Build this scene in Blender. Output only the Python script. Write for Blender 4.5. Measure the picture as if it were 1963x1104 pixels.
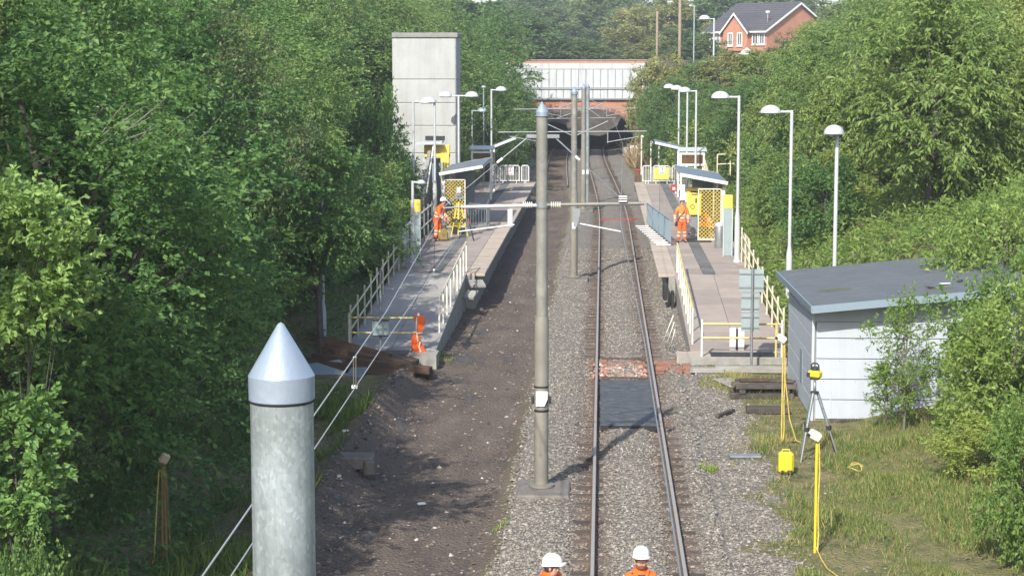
import bpy, bmesh, math, random
import numpy as np
from mathutils import Vector, Matrix

R = math.radians
SC = bpy.context.scene
for _o in list(bpy.data.objects):
    bpy.data.objects.remove(_o)
rng = np.random.default_rng(7)
random.seed(7)

# ------------------------------------------------------------------ camera, light, exposure
F_PX, CX, CY, HOR, VPX, CAM_Z = 3600.0, 981.5, 552.0, 120.0, 1156.0, 8.0
PITCH = math.atan((CY - HOR) / F_PX)
YAW = math.atan((VPX - CX) * math.cos(PITCH) / F_PX)
cam_d = bpy.data.cameras.new('camera')
cam_d.sensor_width = 36.0
cam_d.lens = F_PX / 1963.0 * 36.0
cam_d.clip_start = 0.1
cam_d.clip_end = 3000.0
cam = bpy.data.objects.new('camera', cam_d)
SC.collection.objects.link(cam)
cam.location = (0, 0, CAM_Z)
cam.rotation_euler = (R(90) - PITCH, 0, YAW)
SC.camera = cam

SUN_EL = R(38)
SUN_DIR = Vector((-0.30, -0.955, 0)).normalized() * math.cos(SUN_EL) + Vector((0, 0, math.sin(SUN_EL)))  # towards the sun
world = bpy.data.worlds.new('World')
SC.world = world
world.use_nodes = True
wn = world.node_tree.nodes
wl = world.node_tree.links
sky = wn.new('ShaderNodeTexSky')
sky.sky_type = 'NISHITA'
sky.sun_disc = False
sky.sun_elevation = SUN_EL
sky.sun_rotation = math.atan2(SUN_DIR.x, SUN_DIR.y)
sky.air_density = 1.0
sky.dust_density = 1.6
sky.ozone_density = 1.0
wl.new(sky.outputs[0], wn['Background'].inputs[0])
wn['Background'].inputs[1].default_value = 0.15
sun_d = bpy.data.lights.new('sun', 'SUN')
sun_d.energy = 4.0
sun_d.angle = R(0.55)
sun_d.color = (1.0, 0.95, 0.86)
sun = bpy.data.objects.new('sun', sun_d)
SC.collection.objects.link(sun)
sun.rotation_euler = SUN_DIR.to_track_quat('Z', 'Y').to_euler()
SC.view_settings.view_transform = 'Standard'
SC.view_settings.look = 'None'
SC.view_settings.gamma = 1.0
SC.view_settings.use_curve_mapping = False
SC.view_settings.exposure = 0.92
SC.render.engine = 'CYCLES'
SC.cycles.max_bounces = 6
SC.cycles.diffuse_bounces = 3
SC.cycles.glossy_bounces = 2
SC.cycles.transmission_bounces = 4
SC.cycles.transparent_max_bounces = 6
SC.cycles.volume_bounces = 0
SC.cycles.use_denoising = True

# ------------------------------------------------------------------ helpers
_F = Vector((-math.sin(YAW) * math.cos(PITCH), math.cos(YAW) * math.cos(PITCH), -math.sin(PITCH)))
_Rt = Vector((math.cos(YAW), math.sin(YAW), 0))
_U = Vector((-math.sin(YAW) * math.sin(PITCH), math.cos(YAW) * math.sin(PITCH), math.cos(PITCH)))


def at(px, py, Y=None, z=None):
    """point of the place seen at a pixel of the photograph, at distance Y or on height z"""
    d = _F + _Rt * ((px - CX) / F_PX) + _U * ((CY - py) / F_PX)
    t = Y / d.y if Y is not None else (z - CAM_Z) / d.z
    return Vector((0, 0, CAM_Z)) + d * t


COL = SC.collection


def sstep(x, a, b):
    t = np.clip((np.asarray(x, float) - a) / (b - a), 0, 1)
    return t * t * (3 - 2 * t)


_NT = np.random.default_rng(3).random((256, 256))


def vnoise(x, y):
    x = np.asarray(x, float); y = np.asarray(y, float)
    xi = np.floor(x).astype(int); yi = np.floor(y).astype(int)
    fx = x - xi; fy = y - yi
    fx = fx * fx * (3 - 2 * fx); fy = fy * fy * (3 - 2 * fy)
    a = _NT[xi % 256, yi % 256]; b = _NT[(xi + 1) % 256, yi % 256]
    c = _NT[xi % 256, (yi + 1) % 256]; d = _NT[(xi + 1) % 256, (yi + 1) % 256]
    return (a * (1 - fx) + b * fx) * (1 - fy) + (c * (1 - fx) + d * fx) * fy


def fbm(x, y, n=4):
    s = 0; a = 0.5
    for k in range(n):
        s = s + a * vnoise(x * 2 ** k + 17 * k, y * 2 ** k + 9 * k)
        a *= 0.5
    return s


def tag(o, label=None, cat=None, group=None, kind=None):
    if label: o['label'] = label
    if cat: o['category'] = cat
    if group: o['group'] = group
    if kind: o['kind'] = kind
    return o


def empty(name, loc=(0, 0, 0), rz=0.0, label=None, cat=None, group=None):
    o = bpy.data.objects.new(name, None)
    o.empty_display_size = 0.2
    COL.objects.link(o)
    o.location = loc
    o.rotation_euler = (0, 0, rz)
    return tag(o, label, cat, group)


def link_mesh(name, me, parent=None, loc=None, rot=None, scale=None):
    o = bpy.data.objects.new(name, me)
    COL.objects.link(o)
    if parent: o.parent = parent
    if loc is not None: o.location = loc
    if rot is not None: o.rotation_euler = rot
    if scale is not None: o.scale = scale
    return o


def copy_tree(o, parent=None):
    c = o.copy()
    COL.objects.link(c)
    c.parent = parent
    for ch in list(o.children):
        copy_tree(ch, c)
    return c


class MB:
    """collects shapes and links them as one mesh object"""
    def __init__(self):
        self.v = []; self.f = []; self.m = []; self.s = []

    def add(self, vs, fs, m=0, smooth=False):
        n = len(self.v)
        self.v += [tuple(p) for p in vs]
        for f in fs:
            self.f.append(tuple(i + n for i in f)); self.m.append(m); self.s.append(smooth)
        return self

    def box(self, c, s, rz=0.0, m=0, rx=0.0, ry=0.0, bev=0.0):
        hx, hy, hz = s[0] / 2, s[1] / 2, s[2] / 2
        M = Matrix.Translation(Vector(c)) @ Matrix.Rotation(rz, 4, 'Z') @ Matrix.Rotation(ry, 4, 'Y') @ Matrix.Rotation(rx, 4, 'X')
        if bev <= 0:
            vs = [M @ Vector((x * hx, y * hy, z * hz)) for z in (-1, 1) for x, y in ((-1, -1), (1, -1), (1, 1), (-1, 1))]
            fs = [(3, 2, 1, 0), (4, 5, 6, 7), (0, 1, 5, 4), (1, 2, 6, 5), (2, 3, 7, 6), (3, 0, 4, 7)]
            return self.add(vs, fs, m)
        b = min(bev, hx * .9, hy * .9, hz * .9)
        lv = [(-hz, b), (-hz + b, 0), (hz - b, 0), (hz, b)]
        vs = []
        for z, i in lv:
            x, y = hx - i, hy - i
            if i == 0:
                ring = [(-x + b, -y), (x - b, -y), (x, -y + b), (x, y - b), (x - b, y), (-x + b, y), (-x, y - b), (-x, -y + b)]
            else:
                ring = [(-x, -y), (x, -y), (x, -y), (x, y), (x, y), (-x, y), (-x, y), (-x, -y)]
            vs += [M @ Vector((p, q, z)) for p, q in ring]
        fs = []
        for k in range(3):
            for i in range(8):
                j = (i + 1) % 8
                fs.append((k * 8 + i, k * 8 + j, k * 8 + 8 + j, k * 8 + 8 + i))
        fs += [tuple(range(7, -1, -1)), tuple(range(24, 32))]
        return self.add(vs, fs, m)

    def tube(self, p0, p1, r0, r1=None, n=8, m=0, caps=True, smooth=True):
        return self.path([p0, p1], [r0, r0 if r1 is None else r1], n, m, caps, smooth)

    def path(self, pts, r, n=8, m=0, caps=True, smooth=True):
        pts = [Vector(p) for p in pts]
        k = len(pts)
        rs = [r] * k if not hasattr(r, '__len__') else list(r)
        vs = []; fs = []
        ref = None
        for i, p in enumerate(pts):
            d = (pts[min(i + 1, k - 1)] - pts[max(i - 1, 0)])
            d = d.normalized() if d.length > 1e-9 else Vector((0, 0, 1))
            if ref is None:
                ref = Vector((1, 0, 0)) if abs(d.x) < 0.8 else Vector((0, 1, 0))
            a = (ref - d * ref.dot(d))
            a = a.normalized() if a.length > 1e-6 else d.orthogonal().normalized()
            ref = a
            b = d.cross(a)
            for j in range(n):
                t = 2 * math.pi * j / n
                vs.append(p + (a * math.cos(t) + b * math.sin(t)) * rs[i])
        for i in range(k - 1):
            for j in range(n):
                q = (j + 1) % n
                fs.append((i * n + j, i * n + q, i * n + n + q, i * n + n + j))
        self.add(vs, fs, m, smooth)
        if caps:
            self.add(vs[:n], [tuple(range(n - 1, -1, -1))], m)
            self.add(vs[-n:], [tuple(range(n))], m)
        return self

    def lathe(self, prof, c=(0, 0, 0), n=16, m=0, smooth=True, sx=1.0, sy=1.0):
        c = Vector(c)
        vs = []; fs = []
        for r, z in prof:
            for j in range(n):
                t = 2 * math.pi * j / n
                vs.append(c + Vector((r * math.cos(t) * sx, r * math.sin(t) * sy, z)))
        for i in range(len(prof) - 1):
            for j in range(n):
                q = (j + 1) % n
                fs.append((i * n + j, i * n + q, i * n + n + q, i * n + n + j))
        self.add(vs, fs, m, smooth)
        if prof[0][0] > 1e-5: self.add(vs[:n], [tuple(range(n - 1, -1, -1))], m)
        if prof[-1][0] > 1e-5: self.add(vs[-n:], [tuple(range(n))], m)
        return self

    def prism(self, poly, a, b, axis='Y', m=0):
        """poly of (u, v): axis Y -> (x, z) extruded from y=a to b; Z -> (x, y); X -> (y, z)"""
        def P(u, v, w):
            return (u, w, v) if axis == 'Y' else ((u, v, w) if axis == 'Z' else (w, u, v))
        n = len(poly)
        vs = [P(u, v, a) for u, v in poly] + [P(u, v, b) for u, v in poly]
        fs = [(i, (i + 1) % n, n + (i + 1) % n, n + i) for i in range(n)]
        fs += [tuple(range(n - 1, -1, -1)), tuple(range(n, 2 * n))]
        return self.add(vs, fs, m)

    def mesh(self, name, mats):
        me = bpy.data.meshes.new(name)
        me.from_pydata(self.v, [], self.f)
        for mt in (mats if isinstance(mats, (list, tuple)) else [mats]):
            me.materials.append(mt)
        me.polygons.foreach_set('material_index', self.m)
        me.polygons.foreach_set('use_smooth', self.s)
        me.validate()
        bm = bmesh.new(); bm.from_mesh(me)
        bmesh.ops.remove_doubles(bm, verts=bm.verts, dist=1e-6) if len(self.v) < 3000 else None
        bmesh.ops.recalc_face_normals(bm, faces=bm.faces)
        for e in bm.edges:
            if len(e.link_faces) == 2 and e.calc_face_angle(0.0) > 0.62:
                e.smooth = False
        bm.to_mesh(me); bm.free()
        return me

    def build(self, name, mats, parent=None, loc=None, rot=None):
        return link_mesh(name, self.mesh(name, mats), parent, loc, rot)


def np_mesh(name, verts, faces, mats, mat_idx=None, smooth=False):
    """fast mesh from numpy arrays; faces all of one size"""
    me = bpy.data.meshes.new(name)
    nv, nf, k = len(verts), len(faces), faces.shape[1]
    me.vertices.add(nv)
    me.vertices.foreach_set('co', np.ascontiguousarray(verts, np.float32).ravel())
    me.loops.add(nf * k)
    me.loops.foreach_set('vertex_index', np.ascontiguousarray(faces, np.int32).ravel())
    me.polygons.add(nf)
    me.polygons.foreach_set('loop_start', np.arange(0, nf * k, k, dtype=np.int32))
    try:
        me.polygons.foreach_set('loop_total', np.full(nf, k, np.int32))
    except Exception:
        pass
    for m in (mats if isinstance(mats, (list, tuple)) else [mats]):
        me.materials.append(m)
    if mat_idx is not None:
        me.polygons.foreach_set('material_index', np.ascontiguousarray(mat_idx, np.int32))
    me.polygons.foreach_set('use_smooth', np.full(nf, smooth, bool))
    me.update(calc_edges=True)
    return me


# ------------------------------------------------------------------ materials
def mat(name, col, rough=0.7, metal=0.0, var=0.0, vscale=3.0, bump=0.0, bscale=30.0, col2=None, spec=0.4, dirt=None, dscale=1.2, damt=0.5, obj_var=0.0, streak=0.0):
    """plain procedural surface: base colour, broad noise between two colours, dirt blotches, fine bump"""
    m = bpy.data.materials.new(name)
    m.use_nodes = True
    n = m.node_tree.nodes; l = m.node_tree.links
    b = n['Principled BSDF']
    b.inputs['Roughness'].default_value = rough
    b.inputs['Metallic'].default_value = metal
    b.inputs['Specular IOR Level'].default_value = spec
    tc = n.new('ShaderNodeTexCoord')
    geo = n.new('ShaderNodeNewGeometry')
    out = None
    col = tuple(c * 0.87 for c in col)
    if col2: col2 = tuple(c * 0.87 for c in col2)
    if var > 0 or col2:
        no = n.new('ShaderNodeTexNoise'); no.inputs['Scale'].default_value = vscale; no.inputs['Detail'].default_value = 6; no.inputs['Roughness'].default_value = 0.65
        l.new(geo.outputs['Position'], no.inputs['Vector'])
        cr = n.new('ShaderNodeValToRGB')
        c2 = col2 if col2 else tuple(min(1, c * (1 + var)) for c in col)
        c1 = col if col2 else tuple(c * (1 - var) for c in col)
        cr.color_ramp.elements[0].position = 0.33; cr.color_ramp.elements[0].color = (*c1, 1)
        cr.color_ramp.elements[1].position = 0.67; cr.color_ramp.elements[1].color = (*c2, 1)
        l.new(no.outputs['Fac'], cr.inputs['Fac'])
        out = cr.outputs['Color']
    if dirt:
        nd = n.new('ShaderNodeTexNoise'); nd.inputs['Scale'].default_value = dscale; nd.inputs['Detail'].default_value = 8; nd.inputs['Roughness'].default_value = 0.7
        l.new(geo.outputs['Position'], nd.inputs['Vector'])
        rd = n.new('ShaderNodeValToRGB')
        rd.color_ramp.elements[0].position = 0.48; rd.color_ramp.elements[0].color = (0, 0, 0, 1)
        rd.color_ramp.elements[1].position = 0.72; rd.color_ramp.elements[1].color = (damt, damt, damt, 1)
        l.new(nd.outputs['Fac'], rd.inputs['Fac'])
        mx = n.new('ShaderNodeMix'); mx.data_type = 'RGBA'
        l.new(rd.outputs['Color'], mx.inputs['Factor'])
        if out: l.new(out, mx.inputs['A'])
        else: mx.inputs['A'].default_value = (*col, 1)
        mx.inputs['B'].default_value = (*dirt, 1)
        out = mx.outputs['Result']
    if streak > 0:
        mp = n.new('ShaderNodeMapping'); mp.inputs['Scale'].default_value = (2.6, 2.6, 0.22)
        l.new(geo.outputs['Position'], mp.inputs['Vector'])
        ns = n.new('ShaderNodeTexNoise'); ns.inputs['Scale'].default_value = 1.0; ns.inputs['Detail'].default_value = 7; ns.inputs['Roughness'].default_value = 0.7
        l.new(mp.outputs['Vector'], ns.inputs['Vector'])
        rs = n.new('ShaderNodeValToRGB')
        rs.color_ramp.elements[0].position = 0.45; rs.color_ramp.elements[0].color = (1, 1, 1, 1)
        rs.color_ramp.elements[1].position = 0.75; rs.color_ramp.elements[1].color = (1 - streak, 1 - streak, 1 - streak * 1.05, 1)
        l.new(ns.outputs['Fac'], rs.inputs['Fac'])
        mm = n.new('ShaderNodeMix'); mm.data_type = 'RGBA'; mm.blend_type = 'MULTIPLY'; mm.inputs['Factor'].default_value = 1.0
        if out: l.new(out, mm.inputs['A'])
        else: mm.inputs['A'].default_value = (*col, 1)
        l.new(rs.outputs['Color'], mm.inputs['B'])
        out = mm.outputs['Result']
    if obj_var > 0:
        oi = n.new('ShaderNodeObjectInfo')
        mr = n.new('ShaderNodeMapRange'); mr.inputs['To Min'].default_value = 1 - obj_var; mr.inputs['To Max'].default_value = 1 + obj_var
        l.new(oi.outputs['Random'], mr.inputs['Value'])
        hs = n.new('ShaderNodeHueSaturation')
        if out: l.new(out, hs.inputs['Color'])
        else: hs.inputs['Color'].default_value = (*col, 1)
        l.new(mr.outputs['Result'], hs.inputs['Value'])
        out = hs.outputs['Color']
    if out: l.new(out, b.inputs['Base Color'])
    else: b.inputs['Base Color'].default_value = (*col, 1)
    if bump > 0:
        nb = n.new('ShaderNodeTexNoise'); nb.inputs['Scale'].default_value = bscale; nb.inputs['Detail'].default_value = 5
        l.new(geo.outputs['Position'], nb.inputs['Vector'])
        bp = n.new('ShaderNodeBump'); bp.inputs['Strength'].default_value = bump; bp.inputs['Distance'].default_value = 0.02
        l.new(nb.outputs['Fac'], bp.inputs['Height'])
        l.new(bp.outputs['Normal'], b.inputs['Normal'])
    return m


def leaf_mat(name, dark, light, trans=0.35, rough=0.5, sheen=0.35):
    m = bpy.data.materials.new(name)
    m.use_nodes = True
    n = m.node_tree.nodes; l = m.node_tree.links
    b = n['Principled BSDF']
    b.inputs['Roughness'].default_value = rough
    b.inputs['Specular IOR Level'].default_value = sheen
    geo = n.new('ShaderNodeNewGeometry'); oi = n.new('ShaderNodeObjectInfo')
    cr = n.new('ShaderNodeValToRGB')
    cr.color_ramp.elements[0].color = (*dark, 1); cr.color_ramp.elements[0].position = 0.0
    cr.color_ramp.elements[1].color = (*light, 1); cr.color_ramp.elements[1].position = 1.0
    l.new(geo.outputs['Random Per Island'], cr.inputs['Fac'])
    hs = n.new('ShaderNodeHueSaturation')
    m1 = n.new('ShaderNodeMapRange'); m1.inputs['To Min'].default_value = 0.475; m1.inputs['To Max'].default_value = 0.52
    m2 = n.new('ShaderNodeMapRange'); m2.inputs['To Min'].default_value = 1.2; m2.inputs['To Max'].default_value = 0.8
    l.new(oi.outputs['Random'], m1.inputs['Value']); l.new(oi.outputs['Random'], m2.inputs['Value'])
    l.new(m1.outputs['Result'], hs.inputs['Hue']); l.new(m2.outputs['Result'], hs.inputs['Value'])
    l.new(cr.outputs['Color'], hs.inputs['Color'])
    l.new(hs.outputs['Color'], b.inputs['Base Color'])
    tr = n.new('ShaderNodeBsdfTranslucent')
    hs2 = n.new('ShaderNodeHueSaturation'); hs2.inputs['Value'].default_value = 1.35; hs2.inputs['Hue'].default_value = 0.485
    l.new(hs.outputs['Color'], hs2.inputs['Color']); l.new(hs2.outputs['Color'], tr.inputs['Color'])
    mx = n.new('ShaderNodeMixShader'); mx.inputs['Fac'].default_value = trans
    l.new(b.outputs[0], mx.inputs[1]); l.new(tr.outputs[0], mx.inputs[2])
    l.new(mx.outputs[0], n['Material Output'].inputs['Surface'])
    return m


M = {}
M['galv'] = mat('galvanised steel', (0.155, 0.185, 0.195), 0.5, 0.3, col2=(0.225, 0.26, 0.275), vscale=22, spec=0.5, dirt=(0.36, 0.40, 0.41), dscale=17, damt=0.8, bump=0.12, bscale=40)
M['cap'] = mat('spun aluminium cap', (0.30, 0.36, 0.44), 0.42, 0.3, var=0.06, vscale=9, dirt=(0.24, 0.28, 0.33), dscale=14, damt=0.5, streak=0.12, bump=0.08, bscale=60)
M['mast'] = mat('weathered mast paint', (0.205, 0.20, 0.18), 0.6, 0.1, var=0.12, vscale=2.5, dirt=(0.36, 0.35, 0.30), dscale=3, damt=0.5)
M['mastlow'] = mat('weathered lower mast', (0.205, 0.192, 0.165), 0.65, 0.05, var=0.15, vscale=2.0, dirt=(0.15, 0.13, 0.10), dscale=2.2, damt=0.6)
M['steel'] = mat('grey steel', (0.25, 0.265, 0.275), 0.5, 0.4, var=0.15, vscale=5)
M['white'] = mat('white paint', (0.66, 0.67, 0.67), 0.5, var=0.05, vscale=4, dirt=(0.5, 0.5, 0.47), dscale=2.5, damt=0.35)
M['lampwhite'] = mat('grey white lamp paint', (0.46, 0.485, 0.50), 0.45, var=0.06, vscale=4)
M['cream'] = mat('cream rail paint', (0.60, 0.56, 0.40), 0.5, var=0.08, vscale=6, dirt=(0.36, 0.32, 0.22), dscale=5, damt=0.5)
M['creamyellow'] = mat('yellowed rail paint', (0.60, 0.50, 0.19), 0.5, var=0.1, vscale=6, dirt=(0.36, 0.28, 0.15), dscale=5, damt=0.5)
M['paleyellow'] = mat('pale post paint', (0.68, 0.66, 0.58), 0.5, var=0.08, vscale=6)
M['yellow'] = mat('station yellow', (0.72, 0.55, 0.10), 0.5, var=0.06, vscale=3)
M['siteyellow'] = mat('site yellow plastic', (0.66, 0.53, 0.03), 0.45, var=0.06, vscale=8, dirt=(0.4, 0.3, 0.06), dscale=9, damt=0.5)
M['cable'] = mat('yellow cable', (0.52, 0.40, 0.10), 0.55, var=0.2, vscale=8)
M['orange'] = mat('hi vis orange', (0.82, 0.13, 0.015), 0.8, var=0.16, vscale=9, bump=0.5, bscale=22)
M['orange2'] = mat('faded hi vis orange', (0.80, 0.22, 0.05), 0.8, var=0.16, vscale=9, bump=0.5, bscale=22)
M['reflect'] = mat('reflective band', (0.62, 0.62, 0.58), 0.45)
M['skin'] = mat('skin', (0.52, 0.29, 0.21), 0.6, var=0.06, vscale=20)
M['hair'] = mat('reddish beard', (0.20, 0.08, 0.035), 0.8)
M['dark'] = mat('dark cloth', (0.03, 0.032, 0.04), 0.8)
M['navy'] = mat('navy shirt', (0.035, 0.04, 0.07), 0.8)
M['helmet'] = mat('white helmet', (0.68, 0.69, 0.69), 0.35, var=0.03)
M['black'] = mat('black rubber', (0.018, 0.018, 0.02), 0.6, var=0.25, vscale=5)
M['blackboard'] = mat('worn rubber board', (0.055, 0.058, 0.062), 0.62, var=0.35, vscale=3.5, dirt=(0.16, 0.155, 0.14), dscale=5, damt=0.6, bump=0.5, bscale=40)
M['teal'] = mat('sign back grey green', (0.30, 0.37, 0.38), 0.5, 0.2, var=0.06)
M['blue'] = mat('blue plastic', (0.05, 0.22, 0.48), 0.5)
M['bluegrey'] = mat('blue grey mesh', (0.20, 0.26, 0.31), 0.5)
M['shed'] = mat('pale blue grey board', (0.43, 0.475, 0.535), 0.65, var=0.03, vscale=1.2, dirt=(0.34, 0.37, 0.395), dscale=1.6, damt=0.45, streak=0.13)
M['roof'] = mat('grey roofing felt', (0.105, 0.117, 0.128), 0.8, var=0.07, vscale=2.0, dirt=(0.15, 0.16, 0.16), dscale=1.2, damt=0.3, bump=0.3, bscale=60)
M['shelterroof'] = mat('shelter roof sheet', (0.15, 0.18, 0.20), 0.5, 0.2, var=0.1)
M['concrete'] = mat('pale tower concrete', (0.405, 0.415, 0.41), 0.85, var=0.07, vscale=0.9, dirt=(0.29, 0.287, 0.27), dscale=0.55, damt=0.6, bump=0.3, bscale=12, streak=0.20)
M['coping'] = mat('grey coping', (0.24, 0.24, 0.23), 0.85, var=0.15, vscale=2)
M['conc2'] = mat('grey concrete', (0.29, 0.285, 0.265), 0.9, var=0.16, vscale=3, dirt=(0.15, 0.14, 0.12), dscale=2, damt=0.6, bump=0.4, bscale=25)
M['slab'] = mat('paving slab', (0.31, 0.262, 0.232), 0.9, var=0.09, vscale=1.6, dirt=(0.22, 0.20, 0.18), dscale=1.0, damt=0.5, bump=0.3, bscale=60, obj_var=0.10)
M['rampslab'] = mat('ramp slab', (0.335, 0.315, 0.295), 0.9, var=0.09, vscale=1.6, dirt=(0.23, 0.22, 0.21), dscale=1.2, damt=0.5, bump=0.3, bscale=60, obj_var=0.12)
M['edge'] = mat('pale edge stone', (0.40, 0.335, 0.275), 0.9, var=0.1, vscale=2.5, obj_var=0.07, bump=0.3, bscale=50)
M['tactile'] = mat('dark tactile paving', (0.125, 0.125, 0.125), 0.9, var=0.2, vscale=3, obj_var=0.2, bump=0.5, bscale=45)
M['brick'] = mat('red brick', (0.27, 0.125, 0.085), 0.9, var=0.2, vscale=3, obj_var=0.2, dirt=(0.15, 0.115, 0.095), dscale=2.8, damt=0.8)
M['brickwall'] = mat('red brick wall', (0.42, 0.19, 0.12), 0.9, var=0.12, vscale=1.5, dirt=(0.26, 0.14, 0.10), dscale=0.6, damt=0.6)
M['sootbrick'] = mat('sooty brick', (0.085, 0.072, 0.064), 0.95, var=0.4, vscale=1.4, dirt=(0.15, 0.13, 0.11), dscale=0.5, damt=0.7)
M['soot'] = mat('black soot', (0.012, 0.012, 0.014), 0.95)  # near-black colour stands in for the dark of the deep tunnel
M['bridgepanel'] = mat('white bridge panel', (0.47, 0.50, 0.51), 0.6, var=0.05, vscale=1.5, dirt=(0.42, 0.42, 0.40), dscale=1.2, damt=0.45, streak=0.35)
M['bridgerib'] = mat('grey bridge rib', (0.25, 0.27, 0.28), 0.6)
M['rooftile'] = mat('dark roof tile', (0.075, 0.072, 0.08), 0.8, var=0.15, vscale=1.0, bump=0.3, bscale=8)
M['glass'] = mat('window glass', (0.05, 0.06, 0.07), 0.08, spec=0.8)
M['clear'] = mat('shelter glazing', (0.32, 0.37, 0.37), 0.12, spec=0.7)
M['screen'] = mat('brown display face', (0.10, 0.06, 0.03), 0.3, var=0.3, vscale=6)
M['rail'] = mat('rail steel head', (0.33, 0.305, 0.285), 0.6, 0.2, var=0.08, vscale=3)
M['railside'] = mat('rusty rail web', (0.12, 0.078, 0.058), 0.85, var=0.3, vscale=4)
M['sleeper'] = mat('timber sleeper', (0.095, 0.073, 0.058), 0.9, var=0.35, vscale=3, bump=0.5, bscale=20, obj_var=0.3)
M['timber'] = mat('rusty brown timber', (0.105, 0.062, 0.04), 0.85, var=0.35, vscale=2.5, dirt=(0.05, 0.042, 0.04), dscale=2.0, damt=0.8, bump=0.4, bscale=18, obj_var=0.25)
M['darktimber'] = mat('tarred timber', (0.05, 0.043, 0.038), 0.85, var=0.4, vscale=3, dirt=(0.16, 0.13, 0.11), dscale=2, damt=0.6, obj_var=0.3)
M['wood'] = mat('pole wood', (0.24, 0.185, 0.13), 0.85, var=0.2, vscale=4)
M['stake'] = mat('brown stake', (0.21, 0.15, 0.055), 0.8, var=0.2, vscale=6)
M['bark'] = mat('bark', (0.085, 0.075, 0.06), 0.95, var=0.35, vscale=5, bump=0.6, bscale=14)
M['barkpale'] = mat('pale bark', (0.17, 0.16, 0.13), 0.95, var=0.35, vscale=5)
M['red'] = mat('red sign', (0.34, 0.035, 0.04), 0.5)
M['drygrass'] = leaf_mat('dry grass', (0.20, 0.16, 0.085), (0.36, 0.29, 0.17), 0.25, 0.8, 0.1)
M['leafA'] = leaf_mat('leaf broad green', (0.0587, 0.1373, 0.0412), (0.1968, 0.3133, 0.087), 0.46)
M['leafB'] = leaf_mat('leaf mid green', (0.0741, 0.1489, 0.0455), (0.2036, 0.3009, 0.087), 0.46)
M['leafC'] = leaf_mat('leaf cherry green', (0.1021, 0.1767, 0.0433), (0.2647, 0.344, 0.0925), 0.46)
M['leafD'] = leaf_mat('leaf far green', (0.0741, 0.1373, 0.0563), (0.1764, 0.2457, 0.087), 0.4)
M['leafE'] = leaf_mat('leaf fresh green', (0.1277, 0.2093, 0.0433), (0.2918, 0.3808, 0.0979), 0.46)
M['leafG'] = leaf_mat('leaf weeds', (0.1021, 0.1802, 0.039), (0.2579, 0.344, 0.0817), 0.42)
M['leafO'] = leaf_mat('leaf olive', (0.1532, 0.1919, 0.065), (0.3054, 0.3194, 0.1197), 0.44)
M['grass'] = leaf_mat('grass blade', (0.180, 0.200, 0.060), (0.460, 0.420, 0.185), 0.42, 0.7, 0.2)
M['grassdk'] = leaf_mat('grass blade green', (0.085, 0.155, 0.038), (0.200, 0.260, 0.070), 0.4, 0.7, 0.2)
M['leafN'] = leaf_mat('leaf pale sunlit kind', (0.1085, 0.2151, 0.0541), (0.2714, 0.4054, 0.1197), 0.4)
M['plinth'] = mat('stained plinth concrete', (0.15, 0.135, 0.12), 0.9, var=0.2, vscale=3, dirt=(0.24, 0.225, 0.20), dscale=2.5, damt=0.6)
M['leafF'] = leaf_mat('leaf light ash green', (0.0958, 0.1744, 0.0487), (0.2511, 0.3379, 0.0979), 0.46)
M['leafH'] = leaf_mat('leaf dull hawthorn green', (0.0638, 0.1105, 0.0487), (0.1764, 0.2211, 0.0817), 0.4)


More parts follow.
